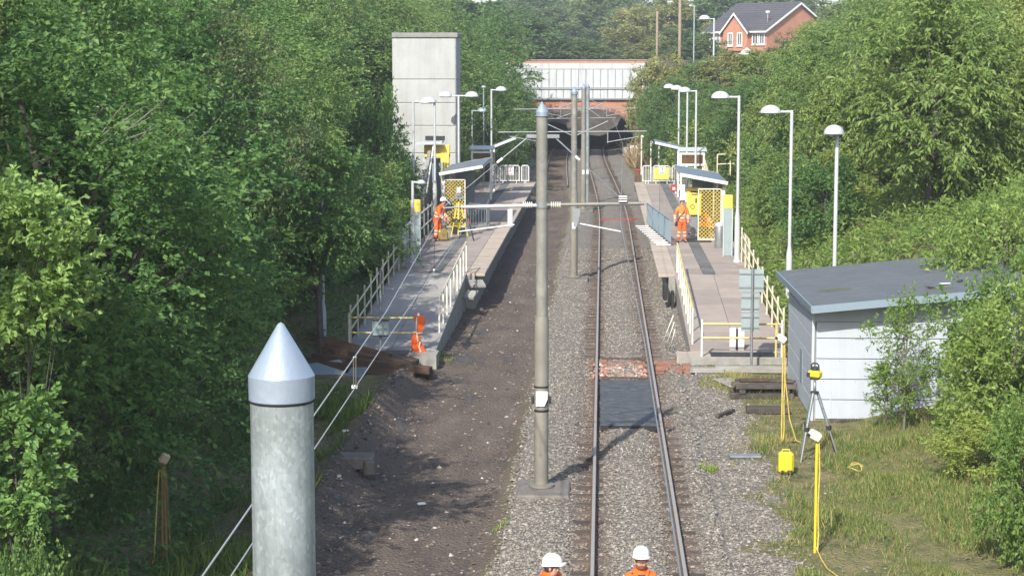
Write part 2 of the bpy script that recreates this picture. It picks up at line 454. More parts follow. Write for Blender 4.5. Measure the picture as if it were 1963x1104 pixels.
def galv_material():
    """zinc spangle: small cells of slightly different grey, faint drips"""
    m = bpy.data.materials.new('galvanised spangle'); m.use_nodes = True
    n = m.node_tree.nodes; l = m.node_tree.links
    b = n['Principled BSDF']; b.inputs['Metallic'].default_value = 0.3
    geo = n.new('ShaderNodeNewGeometry')
    mp = n.new('ShaderNodeMapping'); mp.inputs['Scale'].default_value = (1, 1, 0.62); l.new(geo.outputs['Position'], mp.inputs['Vector'])
    nz = n.new('ShaderNodeTexNoise'); nz.inputs['Scale'].default_value = 22; nz.inputs['Detail'].default_value = 4; l.new(mp.outputs['Vector'], nz.inputs['Vector'])
    va = n.new('ShaderNodeVectorMath'); va.operation = 'MULTIPLY_ADD'; va.inputs[1].default_value = (0.03, 0.03, 0.03)
    l.new(nz.outputs['Color'], va.inputs[0]); l.new(mp.outputs['Vector'], va.inputs[2])
    vo = n.new('ShaderNodeTexVoronoi'); vo.inputs['Scale'].default_value = 85; l.new(va.outputs[0], vo.inputs['Vector'])
    sp = n.new('ShaderNodeSeparateColor'); l.new(vo.outputs['Color'], sp.inputs[0])
    r1 = n.new('ShaderNodeValToRGB'); e = r1.color_ramp.elements
    e[0].position = 0.0; e[0].color = (0.225, 0.262, 0.275, 1); e[1].position = 0.82; e[1].color = (0.275, 0.313, 0.328, 1)
    q = e.new(0.95); q.color = (0.312, 0.352, 0.367, 1)
    l.new(sp.outputs[0], r1.inputs['Fac'])
    n2 = n.new('ShaderNodeTexNoise'); n2.inputs['Scale'].default_value = 3.0; n2.inputs['Detail'].default_value = 7; l.new(geo.outputs['Position'], n2.inputs['Vector'])
    r2 = n.new('ShaderNodeValToRGB'); r2.color_ramp.elements[0].position = 0.35; r2.color_ramp.elements[0].color = (0.78, 0.78, 0.76, 1); r2.color_ramp.elements[1].position = 0.65; r2.color_ramp.elements[1].color = (1.12, 1.12, 1.12, 1)
    l.new(n2.outputs['Fac'], r2.inputs['Fac'])
    m2 = n.new('ShaderNodeMapping'); m2.inputs['Scale'].default_value = (34, 34, 1.2); l.new(geo.outputs['Position'], m2.inputs['Vector'])
    n3 = n.new('ShaderNodeTexNoise'); n3.inputs['Scale'].default_value = 1.0; n3.inputs['Detail'].default_value = 3; l.new(m2.outputs['Vector'], n3.inputs['Vector'])
    r3 = n.new('ShaderNodeValToRGB'); r3.color_ramp.elements[0].position = 0.5; r3.color_ramp.elements[0].color = (1, 1, 1, 1); r3.color_ramp.elements[1].position = 0.75; r3.color_ramp.elements[1].color = (0.72, 0.73, 0.72, 1)
    l.new(n3.outputs['Fac'], r3.inputs['Fac'])
    a = n.new('ShaderNodeMix'); a.data_type = 'RGBA'; a.blend_type = 'MULTIPLY'; a.inputs['Factor'].default_value = 1
    c = n.new('ShaderNodeMix'); c.data_type = 'RGBA'; c.blend_type = 'MULTIPLY'; c.inputs['Factor'].default_value = 1
    l.new(r1.outputs['Color'], a.inputs['A']); l.new(r2.outputs['Color'], a.inputs['B'])
    l.new(a.outputs['Result'], c.inputs['A']); l.new(r3.outputs['Color'], c.inputs['B'])
    l.new(c.outputs['Result'], b.inputs['Base Color'])
    rr = n.new('ShaderNodeMapRange'); rr.inputs['To Min'].default_value = 0.40; rr.inputs['To Max'].default_value = 0.62
    l.new(sp.outputs[1], rr.inputs['Value']); l.new(rr.outputs['Result'], b.inputs['Roughness'])
    return m


M['galvpole'] = galv_material()
M['felt'] = mat('felt lap', (0.075, 0.082, 0.09), 0.85, var=0.2)
M['moss'] = mat('roof moss', (0.085, 0.10, 0.06), 0.95, var=0.3, vscale=9, bump=0.6)
# ------------------------------------------------------------------ the lie of the land
def track_x(Y):
    """centre line of the right hand track, bending left into the tunnel"""
    return 0.61 - 1.25 * sstep(Y, 92, 172)


def bank_start_r(Y):
    return 5.35 - 1.9 * sstep(Y, 125, 156)


def hgt(X, Y):
    X = np.asarray(X, float); Y = np.asarray(Y, float)
    X, Y = np.broadcast_arrays(X, Y)
    # left bank
    sl = -7.0 + 0.9 * sstep(Y, 118, 150)
    dl = np.maximum(0, sl - X)
    zl = 7.2 * (1 - np.exp(-0.085 * dl)) * 1.05
    # right bank
    sr = bank_start_r(Y)
    dr = np.maximum(0, X - sr)
    flat = 1 - sstep(Y, 48.5, 53)
    zr_hi = 7.2 * (1 - np.exp(-0.115 * dr))
    zr_lo = 0.10 * np.minimum(dr, 3) + 6.5 * (1 - np.exp(-0.10 * np.maximum(0, X - 9.4)))
    zr = zr_hi * (1 - flat) + zr_lo * flat
    z = np.where(X < -3, zl, zr)
    # deep part behind the headwall: land over the tunnel
    over = sstep(Y, 183.5, 186)
    z = z * (1 - over) + 7.3 * over
    z = z + 7.0 * sstep(Y, 260, 420)
    # unevenness
    off = sstep(np.abs(X + 1.4), 6.6, 9.0)
    z = z + (fbm(X * 0.35, Y * 0.35, 3) - 0.45) * 0.7 * off
    far = sstep(np.hypot(X, Y), 300, 700)
    z = z + (fbm(X * 0.01, Y * 0.01, 3) - 0.3) * 12 * far
    hp_ = sstep(X, -9.2, -8.0) * (1 - sstep(X, -4.6, -4.0)) * sstep(Y, 45.0, 46.5) * (1 - sstep(Y, 51, 52.5))
    z = z * (1 - hp_) - 0.12 * hp_
    # track bed
    xt = X - (track_x(Y) - 0.61)
    corridor = np.where((Y < 185.9), 1.0, 0.0)
    bed = (sstep(xt, -1.95, -1.55) * (1 - sstep(xt, 2.1, 2.7))) * corridor
    soil = (sstep(xt, -5.25, -4.75) * (1 - sstep(xt, -1.95, -1.6))) * corridor
    lump = (fbm(X * 1.3, Y * 1.3, 4) - 0.47)
    z = z * (1 - np.maximum(bed, soil)) + bed * (-0.175 + 0.10 * np.exp(-((xt - 0.61) / 0.52) ** 8) + 0.09 * sstep(np.abs(xt - 0.61), 1.02, 1.2) + 0.05 * lump) + soil * (-0.30 + 0.22 * lump - 0.07 * (np.exp(-((xt + 2.55) / 0.16) ** 2) + np.exp(-((xt + 4.0) / 0.16) ** 2)) * sstep(fbm(X * .3, Y * .25, 2), .25, .5))
    # soil berm along the excavated edge
    z = z + 0.22 * np.exp(-((xt + 5.15) / 0.35) ** 2) * (0.5 + fbm(X * 2, Y * 2, 3)) * (1 - sstep(Y, 100, 120))
    side = np.where((xt > 2.1) & (Y < 60), 1.0, 0.0) * (1 - off)
    z = z + side * (lump * 0.10 - 0.10)
    near = np.where((xt < -5.2) & (Y < 51), 1.0, 0.0) * (1 - off) * (1 - hp_)
    z = z + near * lump * 0.35
    return z


def ground_weights(X, Y):
    xt = X - (track_x(Y) - 0.61)
    wob = (fbm(X * 0.9 + 5, Y * 0.55, 4) - 0.47)
    e = wob * 1.5
    bal = sstep(xt + wob * 0.5, -1.95, -1.5) * (1 - sstep(xt + e * 1.5, 2.45, 3.5))
    bal = np.where((Y > 52) & (xt > 1.0), sstep(xt + wob * .5, -1.95, -1.5) * (1 - sstep(xt, 2.6, 3.2)), bal)
    soil = sstep(xt + wob * 0.8, -5.9, -5.1) * (1 - bal) * (1 - sstep(xt, -1.9, -1.2)) * (1 - sstep(Y, 119, 126))
    bal = np.maximum(bal, (sstep(xt, -5.4, -4.9) * (1 - sstep(xt, 2.4, 3.0))) * sstep(Y, 119, 126))
    grass = np.clip(1 - bal - soil, 0, 1)
    # thin grass among the ballast by the shed
    return bal, soil, grass


def axis_lines(a):
    out = []
    for lo, hi, st in a:
        out += list(np.arange(lo, hi, st))
    return np.array(out + [a[-1][1]])


gx = axis_lines([(-600, -60, 45), (-60, -24, 4), (-24, -9, 0.9), (-9, -5.6, 0.35), (-5.6, 3.0, 0.2), (3.0, 9.6, 0.3), (9.6, 24, 0.9), (24, 60, 4), (60, 600, 45)])
gy = axis_lines([(-80, 16, 8), (16, 26, 1.0), (26, 75, 0.28), (75, 120, 0.5), (120, 183, 0.9), (183, 187, 0.5), (187, 300, 8), (300, 1400, 50)])
GX, GY = np.meshgrid(gx, gy)
GZ = hgt(GX, GY)
nx, ny = len(gx), len(gy)
idx = np.arange(nx * ny).reshape(ny, nx)
faces = np.stack([idx[:-1, :-1], idx[:-1, 1:], idx[1:, 1:], idx[1:, :-1]], -1).reshape(-1, 4)


def ground_material():
    m = bpy.data.materials.new('ground surface')
    m.use_nodes = True
    n = m.node_tree.nodes; l = m.node_tree.links
    b = n['Principled BSDF']; b.inputs['Roughness'].default_value = 0.95; b.inputs['Specular IOR Level'].default_value = 0.2
    geo = n.new('ShaderNodeNewGeometry')
    at_ = n.new('ShaderNodeVertexColor'); at_.layer_name = 'ground'
    sep = n.new('ShaderNodeSeparateColor'); l.new(at_.outputs['Color'], sep.inputs[0])

    def noise(s, d=6, r=0.6):
        q = n.new('ShaderNodeTexNoise'); q.inputs['Scale'].default_value = s; q.inputs['Detail'].default_value = d; q.inputs['Roughness'].default_value = r
        l.new(geo.outputs['Position'], q.inputs['Vector']); return q

    def ramp(src, stops):
        q = n.new('ShaderNodeValToRGB')
        el = q.color_ramp.elements
        while len(el) < len(stops): el.new(0.5)
        for k, (p, c) in enumerate(stops):
            el[k].position = p; el[k].color = (*c, 1)
        l.new(src, q.inputs['Fac']); return q.outputs['Color']

    def mixc(f, a, c):
        q = n.new('ShaderNodeMix'); q.data_type = 'RGBA'
        if hasattr(f, 'links'): l.new(f, q.inputs['Factor'])
        else: q.inputs['Factor'].default_value = f
        l.new(a, q.inputs['A']); l.new(c, q.inputs['B']); return q.outputs['Result']
    vor = n.new('ShaderNodeTexVoronoi'); vor.inputs['Scale'].default_value = 17; l.new(geo.outputs['Position'], vor.inputs['Vector'])
    sepv = n.new('ShaderNodeSeparateColor'); l.new(vor.outputs['Color'], sepv.inputs[0])
    balc = ramp(sepv.outputs[0], [(0.0, (0.10, 0.088, 0.075)), (0.45, (0.172, 0.155, 0.132)), (0.8, (0.218, 0.20, 0.174)), (1.0, (0.30, 0.28, 0.25))])
    balt = ramp(noise(0.7, 4).outputs['Fac'], [(0.35, (0.185, 0.16, 0.138)), (0.65, (0.255, 0.243, 0.225))])
    balc = mixc(0.35, balc, balt)
    rust = n.new('ShaderNodeRGB'); rust.outputs[0].default_value = (0.15, 0.105, 0.078, 1)
    al = n.new('ShaderNodeMath'); al.operation = 'MULTIPLY'; al.inputs[1].default_value = 0.75; l.new(at_.outputs['Alpha'], al.inputs[0])
    balc = mixc(al.outputs[0], balc, rust.outputs[0])
    soilc = ramp(noise(0.9, 8, 0.7).outputs['Fac'], [(0.3, (0.085, 0.066, 0.056)), (0.5, (0.135, 0.104, 0.086)), (0.72, (0.185, 0.142, 0.115))])
    soilf = ramp(noise(14, 6, 0.75).outputs['Fac'], [(0.3, (0.06, 0.048, 0.042)), (0.6, (0.135, 0.108, 0.09)), (0.78, (0.21, 0.178, 0.155))])
    soilc = mixc(0.45, soilc, soilf)
    grc = ramp(noise(2.2, 7, 0.7).outputs['Fac'], [(0.3, (0.075, 0.080, 0.035)), (0.5, (0.165, 0.155, 0.07)), (0.7, (0.25, 0.20, 0.115))])
    mps = n.new('ShaderNodeMapping'); mps.inputs['Scale'].default_value = (1.6, 0.35, 1); l.new(geo.outputs['Position'], mps.inputs['Vector'])
    nst = n.new('ShaderNodeTexNoise'); nst.inputs['Scale'].default_value = 0.9; nst.inputs['Detail'].default_value = 7; nst.inputs['Roughness'].default_value = 0.65
    l.new(mps.outputs['Vector'], nst.inputs['Vector'])
    damp = ramp(nst.outputs['Fac'], [(0.36, (0.045, 0.04, 0.038)), (0.45, (0.118, 0.095, 0.080)), (0.6, (0.155, 0.125, 0.105)), (0.72, (0.23, 0.198, 0.172))])
    soilc = mixc(0.5, soilc, damp)
    wet = n.new('ShaderNodeMapRange'); wet.inputs['From Min'].default_value = 0.34; wet.inputs['From Max'].default_value = 0.42; wet.inputs['To Min'].default_value = 0.35; wet.inputs['To Max'].default_value = 0.95
    l.new(nst.outputs['Fac'], wet.inputs['Value']); l.new(wet.outputs['Result'], b.inputs['Roughness'])
    c = mixc(sep.outputs[1], grc, soilc)
    # ragged blend between grass and ballast
    nb = noise(5, 6, 0.7)
    ad = n.new('ShaderNodeMath'); ad.operation = 'ADD'
    l.new(sep.outputs[0], ad.inputs[0]); l.new(nb.outputs['Fac'], ad.inputs[1])
    cl = n.new('ShaderNodeMapRange'); cl.inputs['From Min'].default_value = 0.85; cl.inputs['From Max'].default_value = 1.12
    l.new(ad.outputs[0], cl.inputs['Value'])
    c = mixc(cl.outputs['Result'], c, balc)
    l.new(c, b.inputs['Base Color'])
    # relief
    hb = n.new('ShaderNodeMath'); hb.operation = 'MULTIPLY_ADD'
    l.new(vor.outputs['Distance'], hb.inputs[0]); hb.inputs[1].default_value = -1.2
    l.new(noise(22, 6, 0.7).outputs['Fac'], hb.inputs[2])
    bp = n.new('ShaderNodeBump'); bp.inputs['Strength'].default_value = 0.9; bp.inputs['Distance'].default_value = 0.05
    l.new(hb.outputs[0], bp.inputs['Height']); l.new(bp.outputs['Normal'], b.inputs['Normal'])
    return m


M['ground'] = ground_material()
gme = np_mesh('ground', np.stack([GX, GY, GZ], -1).reshape(-1, 3), faces, M['ground'], smooth=True)
def rail_stain(X, Y):
    q = np.abs(X - track_x(Y))
    return np.clip(np.exp(-((q - 0.78) / 0.30) ** 2) * (0.5 + fbm(X * 1.2, Y * 0.8, 3)), 0, 1)


wb, ws, wg = ground_weights(GX, GY)
ca = gme.color_attributes.new('ground', 'FLOAT_COLOR', 'POINT')
ca.data.foreach_set('color', np.stack([wb, ws, wg, rail_stain(GX, GY)], -1).astype(np.float32).ravel())
tag(link_mesh('ground', gme), 'earth, weeds and ballast of the railway cutting and its banks', kind='structure')

# loose stones
def stone_field(name, label, pts, sizes, mats, idxs):
    n = len(pts)
    base = np.array([(1, 0, 0), (-1, 0, 0), (0, 1, 0), (0, -1, 0), (0, 0, 1), (0, 0, -1)], float)
    fs = np.array([(0, 2, 4), (2, 1, 4), (1, 3, 4), (3, 0, 4), (2, 0, 5), (1, 2, 5), (3, 1, 5), (0, 3, 5)])
    V = base[None] * rng.uniform(0.55, 1.2, (n, 6, 1)) + rng.normal(0, 0.16, (n, 6, 3))
    V *= sizes[:, None, None]
    V[:, :, 2] *= 0.72
    a = rng.uniform(0, 6.28, n); c, s = np.cos(a)[:, None], np.sin(a)[:, None]
    x = V[:, :, 0] * c - V[:, :, 1] * s; y = V[:, :, 0] * s + V[:, :, 1] * c
    V = np.stack([x, y, V[:, :, 2]], -1) + pts[:, None, :]
    Fs = fs[None] + (np.arange(n) * 6)[:, None, None]
    me = np_mesh(name, V.reshape(-1, 3), Fs.reshape(-1, 3), mats, np.repeat(idxs, 8))
    return tag(link_mesh(name, me), label, kind='stuff')


def stone_mat(name, stops):
    m = bpy.data.materials.new(name); m.use_nodes = True
    n = m.node_tree.nodes; l = m.node_tree.links
    geo = n.new('ShaderNodeNewGeometry'); q = n.new('ShaderNodeValToRGB')
    el = q.color_ramp.elements
    while len(el) < len(stops): el.new(0.5)
    for k, (p, c) in enumerate(stops):
        el[k].position = p; el[k].color = (*c, 1)
    l.new(geo.outputs['Random Per Island'], q.inputs['Fac'])
    l.new(q.outputs['Color'], n['Principled BSDF'].inputs['Base Color'])
    n['Principled BSDF'].inputs['Roughness'].default_value = 0.9
    return m


M['stone'] = stone_mat('ballast stone', [(0, (0.115, 0.10, 0.085)), (0.4, (0.172, 0.155, 0.132)), (0.85, (0.225, 0.205, 0.178)), (1, (0.33, 0.31, 0.275))])
M['ruststone'] = stone_mat('rust stained ballast', [(0, (0.075, 0.055, 0.043)), (0.5, (0.14, 0.10, 0.077)), (1, (0.24, 0.185, 0.145))])
M['soilstone'] = stone_mat('soil stone', [(0, (0.05, 0.042, 0.036)), (0.5, (0.11, 0.09, 0.075)), (0.93, (0.19, 0.16, 0.135)), (1, (0.42, 0.40, 0.36))])


def sample_ground(n, xr, yr, wfun, ypow=1.0):
    X = rng.uniform(*xr, n)
    Y = yr[0] + (yr[1] - yr[0]) * rng.random(n) ** ypow
    b, s, g = ground_weights(X, Y)
    k = rng.random(n) < wfun(b, s, g, X, Y)
    X, Y = X[k], Y[k]
    return X, Y, hgt(X, Y)


X, Y, Z = sample_ground(78000, (-2.3, 4.6), (26, 82), lambda b, s, g, X, Y: np.clip(b * 1.1 + g * 0.03, 0, 1), 1.7)
stone_field('ballast', 'grey brown ballast stones round the single remaining track', np.stack([X, Y, Z + 0.008], -1), rng.uniform(0.016, 0.040, len(X)), [M['stone'], M['ruststone']], (rng.random(len(X)) < rail_stain(X, Y) * 0.85).astype(int))
X, Y, Z = sample_ground(10000, (-6.2, -1.6), (26, 78), lambda b, s, g, X, Y: s * np.clip(0.3 + 0.9 * np.exp(-((X + 5.0) / 0.7) ** 2) + 0.5 * sstep(X, -2.6, -1.9), 0, 1), 1.6)
stone_field('rubble', 'loose dark stones and clods strewn over the excavated left track bed', np.stack([X, Y, Z + 0.008], -1), np.minimum(rng.gamma(2.5, 0.009, len(X)) + 0.012, 0.07), [M['soilstone']], np.zeros(len(X), int))


# ------------------------------------------------------------------ vegetation
def unit(v):
    return v / np.maximum(np.linalg.norm(v, axis=-1, keepdims=True), 1e-9)


def leaves_mesh(name, base, direc, L, W, fold, material, face_up=0.6):
    """pointed folded leaves: base points, directions, lengths, width ratio"""
    n = len(base)
    d = unit(direc)
    up = unit(np.array([0, 0, 1.0]) * face_up + rng.normal(0, 0.55, (n, 3)))
    side = unit(np.cross(d, up))
    nor = np.cross(side, d)
    L = L[:, None]
    wv = side * (L * W)
    tip = base + d * L + nor * (-0.12 * L)
    mid = base + d * L * 0.45
    a = mid + wv + nor * L * fold
    b = mid - wv + nor * L * fold
    V = np.stack([base, a, tip, b], 1).reshape(-1, 3)
    i = (np.arange(n) * 4)[:, None]
    Fs = np.concatenate([i + np.array([[0, 2, 1]]), i + np.array([[0, 3, 2]])], 1).reshape(-1, 3)
    return np_mesh(name, V, Fs, material)


def make_tree(nm, h, r, z0, ncl, ntw, nlf, leaf, W, droop, material, seed, lean=0.0, clus=0.30, top=1.0, bark='bark', spread=0.8, trunk_r=None, nlimb=44):
    """returns (crown mesh, trunk mesh) of a tree of height h with its base at the origin"""
    g = np.random.default_rng(seed)
    zc = (z0 + h) / 2; hh = (h - z0) / 2
    u = unit(g.normal(0, 1, (ncl, 3)))
    rad = g.uniform(0.35, 1.0, ncl) ** 0.6
    ph = g.uniform(0, 6.28, 6); az = np.arctan2(u[:, 1], u[:, 0])
    lob = 1 + 0.20 * np.cos(2 * az + ph[0] + 2 * u[:, 2]) + 0.16 * np.cos(3 * az + ph[1] - 3 * u[:, 2]) + 0.10 * np.cos(5 * az + ph[2] + 5 * u[:, 2])
    prof = 1.0 - 0.25 * np.clip(u[:, 2], 0, 1) * top
    c = np.stack([u[:, 0] * r * rad * lob * prof, u[:, 1] * r * rad * lob * prof, zc + u[:, 2] * hh * rad * (0.9 + 0.1 * lob)], -1)
    c[:, 2] = np.minimum(c[:, 2], h)
    cs = r * clus * g.uniform(0.65, 1.35, ncl)
    # twigs
    out = unit(np.stack([u[:, 0], u[:, 1], u[:, 2] * 0.6 + 0.25], -1))
    td = unit(out[:, None, :] * 0.55 + g.normal(0, 0.6, (ncl, ntw, 3)) + np.array([0, 0, 0.12 - droop * 0.4]))
    tb = c[:, None, :] + g.normal(0, 0.30, (ncl, ntw, 3)) * cs[:, None, None]
    tl = cs[:, None] * g.uniform(0.5, 1.15, (ncl, ntw))
    t = (np.arange(nlf) + 0.6) / nlf
    pos = tb[:, :, None, :] + td[:, :, None, :] * (tl[:, :, None] * t)[..., None]
    pos[..., 2] -= droop * 0.35 * (tl[:, :, None] * t ** 2)
    sgn = np.where(np.arange(nlf) % 2 == 0, 1.0, -1.0)
    sd = unit(np.cross(td, np.array([0, 0, 1.0]) + g.normal(0, 0.3, td.shape)))
    ld = td[:, :, None, :] * spread + sd[:, :, None, :] * sgn[None, None, :, None] * 0.8 + g.normal(0, 0.35, pos.shape)
    ld[..., 2] -= droop
    n = ncl * ntw * nlf
    pos = pos.reshape(n, 3); ld = ld.reshape(n, 3)
    keep = pos[:, 2] > 0.12
    pos, ld = pos[keep], ld[keep]
    L = leaf * g.uniform(0.65, 1.3, len(pos))
    crown = leaves_mesh(nm + ' crown', pos, ld, L, W, 0.10, material)
    tr = trunk_r or max(0.06, h * 0.016)
    mb = MB()
    wob = g.normal(0, 0.12, (4, 2)) * r * 0.4
    pts = [(0, 0, -0.6), (wob[0, 0], wob[0, 1], h * 0.2), (wob[1, 0], wob[1, 1], h * 0.45), (wob[2, 0], wob[2, 1], h * 0.68), (wob[3, 0], wob[3, 1], h * 0.9)]
    mb.path(pts, [tr * 1.3, tr, tr * 0.75, tr * 0.45, tr * 0.12], 7)
    for k in g.choice(ncl, min(ncl, nlimb), replace=False):
        e = Vector(c[k]); zb = max(h * 0.12, min(h * 0.75, e.z * g.uniform(0.5, 0.85)))
        q = zb / h
        s = Vector((np.interp(q, [0, .2, .45, .68, .9], [0, *wob[:, 0]]), np.interp(q, [0, .2, .45, .68, .9], [0, *wob[:, 1]]), zb))
        md = s.lerp(e, 0.5) + Vector((0, 0, -0.1 * (e - s).length))
        rr = tr * (0.5 * (1 - q) + 0.12)
        mb.path([s, md, e], [rr, rr * 0.6, rr * 0.2], 5, caps=False)
    trunk = mb.mesh(nm + ' trunk', M[bark])
    return crown, trunk, h, r


KIND = {}
def _reg(k, *a, **kw):
    KIND.setdefault(k, []).append(make_tree(k, *a, **kw))


# near left wood: broad leaves that can be told apart
for s in (1, 2, 3):
    _reg('broad', 9.0, 3.0, 1.2, 125, 24, 11, 0.115, 0.32, 0.25, M['leafA'], 100 + s, clus=0.25)
for s in (1, 2):
    _reg('ash', 9.2, 3.0, 1.4, 110, 18, 11, 0.15, 0.20, 0.45, M['leafF'], 150 + s, clus=0.24, bark='barkpale', spread=0.7)
_reg('thorn', 7.5, 2.8, 0.8, 130, 24, 11, 0.085, 0.36, 0.1, M['leafH'], 171, clus=0.2)
for s in (1, 2, 3):
    _reg('dense', 9.5, 2.9, 1.0, 120, 16, 9, 0.17, 0.30, 0.22, M['leafB'], 200 + s)
for s in (1, 2):
    _reg('cherry', 8.0, 3.0, 1.0, 100, 16, 10, 0.225, 0.22, 0.7, M['leafC'], 300 + s, spread=0.6, clus=0.27)
for s in (1, 2, 3):
    _reg('far', 11.0, 3.8, 0.8, 90, 14, 9, 0.34, 0.34, 0.2, M['leafD'], 400 + s, clus=0.27)
_reg('olive', 11.0, 4.0, 0.8, 100, 14, 9, 0.30, 0.30, 0.2, M['leafO'], 431, clus=0.22)
for s in (1, 2):
    _reg('shrub', 3.0, 1.7, 0.0, 90, 14, 9, 0.115, 0.28, 0.2, M['leafE'], 500 + s, clus=0.28)
for s in (1, 2):
    _reg('bush', 3.2, 1.9, -0.3, 90, 14, 9, 0.135, 0.32, 0.2, M['leafA'], 520 + s, clus=0.28)
_reg('lightbush', 3.2, 1.9, -0.3, 90, 14, 9, 0.15, 0.28, 0.3, M['leafC'], 541, clus=0.28)
_reg('wispy', 3.4, 1.25, 0.5, 46, 9, 9, 0.115, 0.24, 0.1, M['leafE'], 561, clus=0.34, bark='barkpale', trunk_r=0.035)
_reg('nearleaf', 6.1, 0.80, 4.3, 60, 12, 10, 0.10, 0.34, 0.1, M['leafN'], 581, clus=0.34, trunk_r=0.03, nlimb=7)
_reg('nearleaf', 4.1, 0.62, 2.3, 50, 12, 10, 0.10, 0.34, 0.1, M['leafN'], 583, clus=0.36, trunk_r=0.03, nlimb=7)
_reg('highcrown', 6.0, 1.6, 2.5, 70, 20, 10, 0.115, 0.32, 0.25, M['leafA'], 591, clus=0.3, nlimb=16)


def plant(kind, X, Y, h, r=None, var=None, label=None, group=None, name='tree', cat='tree', zbase=None, rz=None):
    vs = KIND[kind]
    crown, trunk, h0, r0 = vs[(random.randrange(len(vs)) if var is None else var) % len(vs)]
    z = float(hgt(X, Y)) if zbase is None else zbase
    rr = (r if r else r0 * h / h0)
    t = empty(name, (X, Y, z), random.uniform(0, 6.28) if rz is None else rz, label, cat, group)
    t.scale = (rr / r0, rr / r0, h / h0)
    link_mesh('crown', crown, t)
    link_mesh('trunk', trunk, t)
    return t


def plant_px(kind, px, ptop, Y, r, **kw):
    """a plant whose top stands at a pixel, at distance Y"""
    p = at(px, ptop, Y=Y)
    z = float(hgt(p.x, p.y))
    return plant(kind, p.x, p.y, max(0.5, p.z - z), r, **kw)
# ------------------------------------------------------------------ the railway track
def cube_mesh(name, s, material, bev=0.0):
    return MB().box((0, 0, 0), s, bev=bev).mesh(name, material)


track = empty('railway_track', (0, 0, 0))
tag(track, 'single railway track on timber sleepers running to the tunnel', kind='structure')
sl_me = cube_mesh('sleeper', (2.48, 0.25, 0.14), M['sleeper'], 0.012)
Yk = 24.0
far_sl = MB()
while Yk < 176:
    tx = float(track_x(Yk))
    yaw = -(float(track_x(Yk + .5)) - float(track_x(Yk - .5)))
    if 40.2 < Yk < 52.0 and not (Yk < 40.9 or Yk > 51.2):
        Yk += 0.68
        continue
    jx, ja, jz = random.uniform(-.11, .11), random.uniform(-.02, .02), random.uniform(-0.012, 0.006)
    if Yk < 118:
        link_mesh('sleeper', sl_me, track, (tx + jx, Yk, -0.205 + jz), (0, 0, yaw + ja))
    else:
        far_sl.box((tx, Yk, -0.205), (2.6, 0.25, 0.14), yaw)
    Yk += 0.68
o = far_sl.build('sleepers_far', M['sleeper'], track); o['kind'] = 'stuff'


def rail(xo, y0, y1, parent, off=0.0):
    prof = [(-.07, -.158), (.07, -.158), (.07, -.147), (.012, -.125), (.010, -.045), (.036, -.035), (.036, -.006), (.028, 0), (-.028, 0), (-.036, -.006), (-.036, -.035), (-.010, -.045), (-.012, -.125), (-.07, -.147)]
    ys = list(np.arange(y0, min(y1, 90), 6)) + list(np.arange(max(y0, 90), y1 + 1, 3.0))
    mb = MB()
    n = len(prof)
    vs = [(float(track_x(y)) + off + xo + u, y, v) for y in ys for u, v in prof]
    for i in range(len(ys) - 1):
        for j in range(n):
            q = (j + 1) % n
            mb.add([], [])
            mb.f.append((i * n + j, i * n + q, i * n + n + q, i * n + n + j)); mb.m.append(1 if j == 7 else 0); mb.s.append(False)
    mb.v = vs
    mb.f.append(tuple(range(n))); mb.m.append(0); mb.s.append(False)
    return mb.build('rail', [M['railside'], M['rail']], parent)


rail(-0.735, 20, 183, track)
rail(0.735, 20, 183, track)
# rail joint cable troughs and the red marker bar laid over the far part
MB().box((float(track_x(97)) + 0.1, 97, -0.06), (1.7, 0.08, 0.06)).build('marker_bar', M['red'], track)
MB().box((1.55, 97.6, -0.06), (0.6, 0.08, 0.06)).build('marker_bar', M['red'], track)
trk2 = empty('railway_track', (0, 0, 0))
tag(trk2, 'short remaining stretch of the left hand track before the tunnel', kind='structure')
for xo in (-0.735, 0.735):
    rail(xo, 123, 183, trk2, -3.2)
s2 = MB()
for y in np.arange(123, 176, 0.7):
    s2.box((float(track_x(y)) - 3.2, y, -0.205), (2.6, 0.25, 0.14))
o = s2.build('sleepers', M['sleeper'], trk2); o['kind'] = 'stuff'

# rubber crossing boards between the rails
cb = empty('crossing_board', (0.61, 41.2, -0.06), 0, 'worn black rubber crossing panel laid between the rails', 'crossing panel')
for k in range(4):
    MB().box((0, 0.75 + k * 1.5, 0.02 + 0.004 * (k % 2)), (1.26, 1.48, 0.08), bev=0.012).build('board', M['blackboard'], cb)
MB().box((0, -0.03, -0.01), (1.24, 0.05, 0.11)).build('front_strip', M['black'], cb)
# broken brick of the old crossing
cr = empty('brick_crossing', (0, 0, 0), 0, 'broken red brick and rubble strip of the old foot crossing through the track', 'brick crossing')
br = MB().box((0, 0, 0), (0.215, 0.1025, 0.065), bev=0.005).mesh('brick', M['brick'])
cnt = 0
for y in np.arange(47.6, 51.0, 0.24):
    for x in np.arange(0.05, 2.35, 0.25):
        inner = x < 1.2
        if abs(x - 1.345) < 0.12: continue
        if inner and 48.2 < y < 49.3 and random.random() < 0.75: continue
        if (not inner) and (y < 49.0 or y > 50.9): continue
        if random.random() < 0.18: continue
        link_mesh('brick', br, cr, (x + random.uniform(-.03, .03), y + random.uniform(-.03, .03), -0.10 + random.uniform(-.02, .02)), (random.uniform(-.15, .15), random.uniform(-.15, .15), random.uniform(-.15, .15)))
        cnt += 1
for y in (47.75, 50.9):
    MB().box((0.61, y, -0.09), (1.2, 0.16, 0.12), bev=0.01).build('timber_edge', M['timber'], cr)
nn = 170
X = rng.uniform(-0.25, 1.2, nn); Y = rng.uniform(47.9, 50.0, nn)
M['rubble'] = stone_mat('brick rubble', [(0, (0.22, 0.10, 0.07)), (0.5, (0.34, 0.20, 0.15)), (0.8, (0.30, 0.26, 0.23)), (1, (0.48, 0.45, 0.41))])
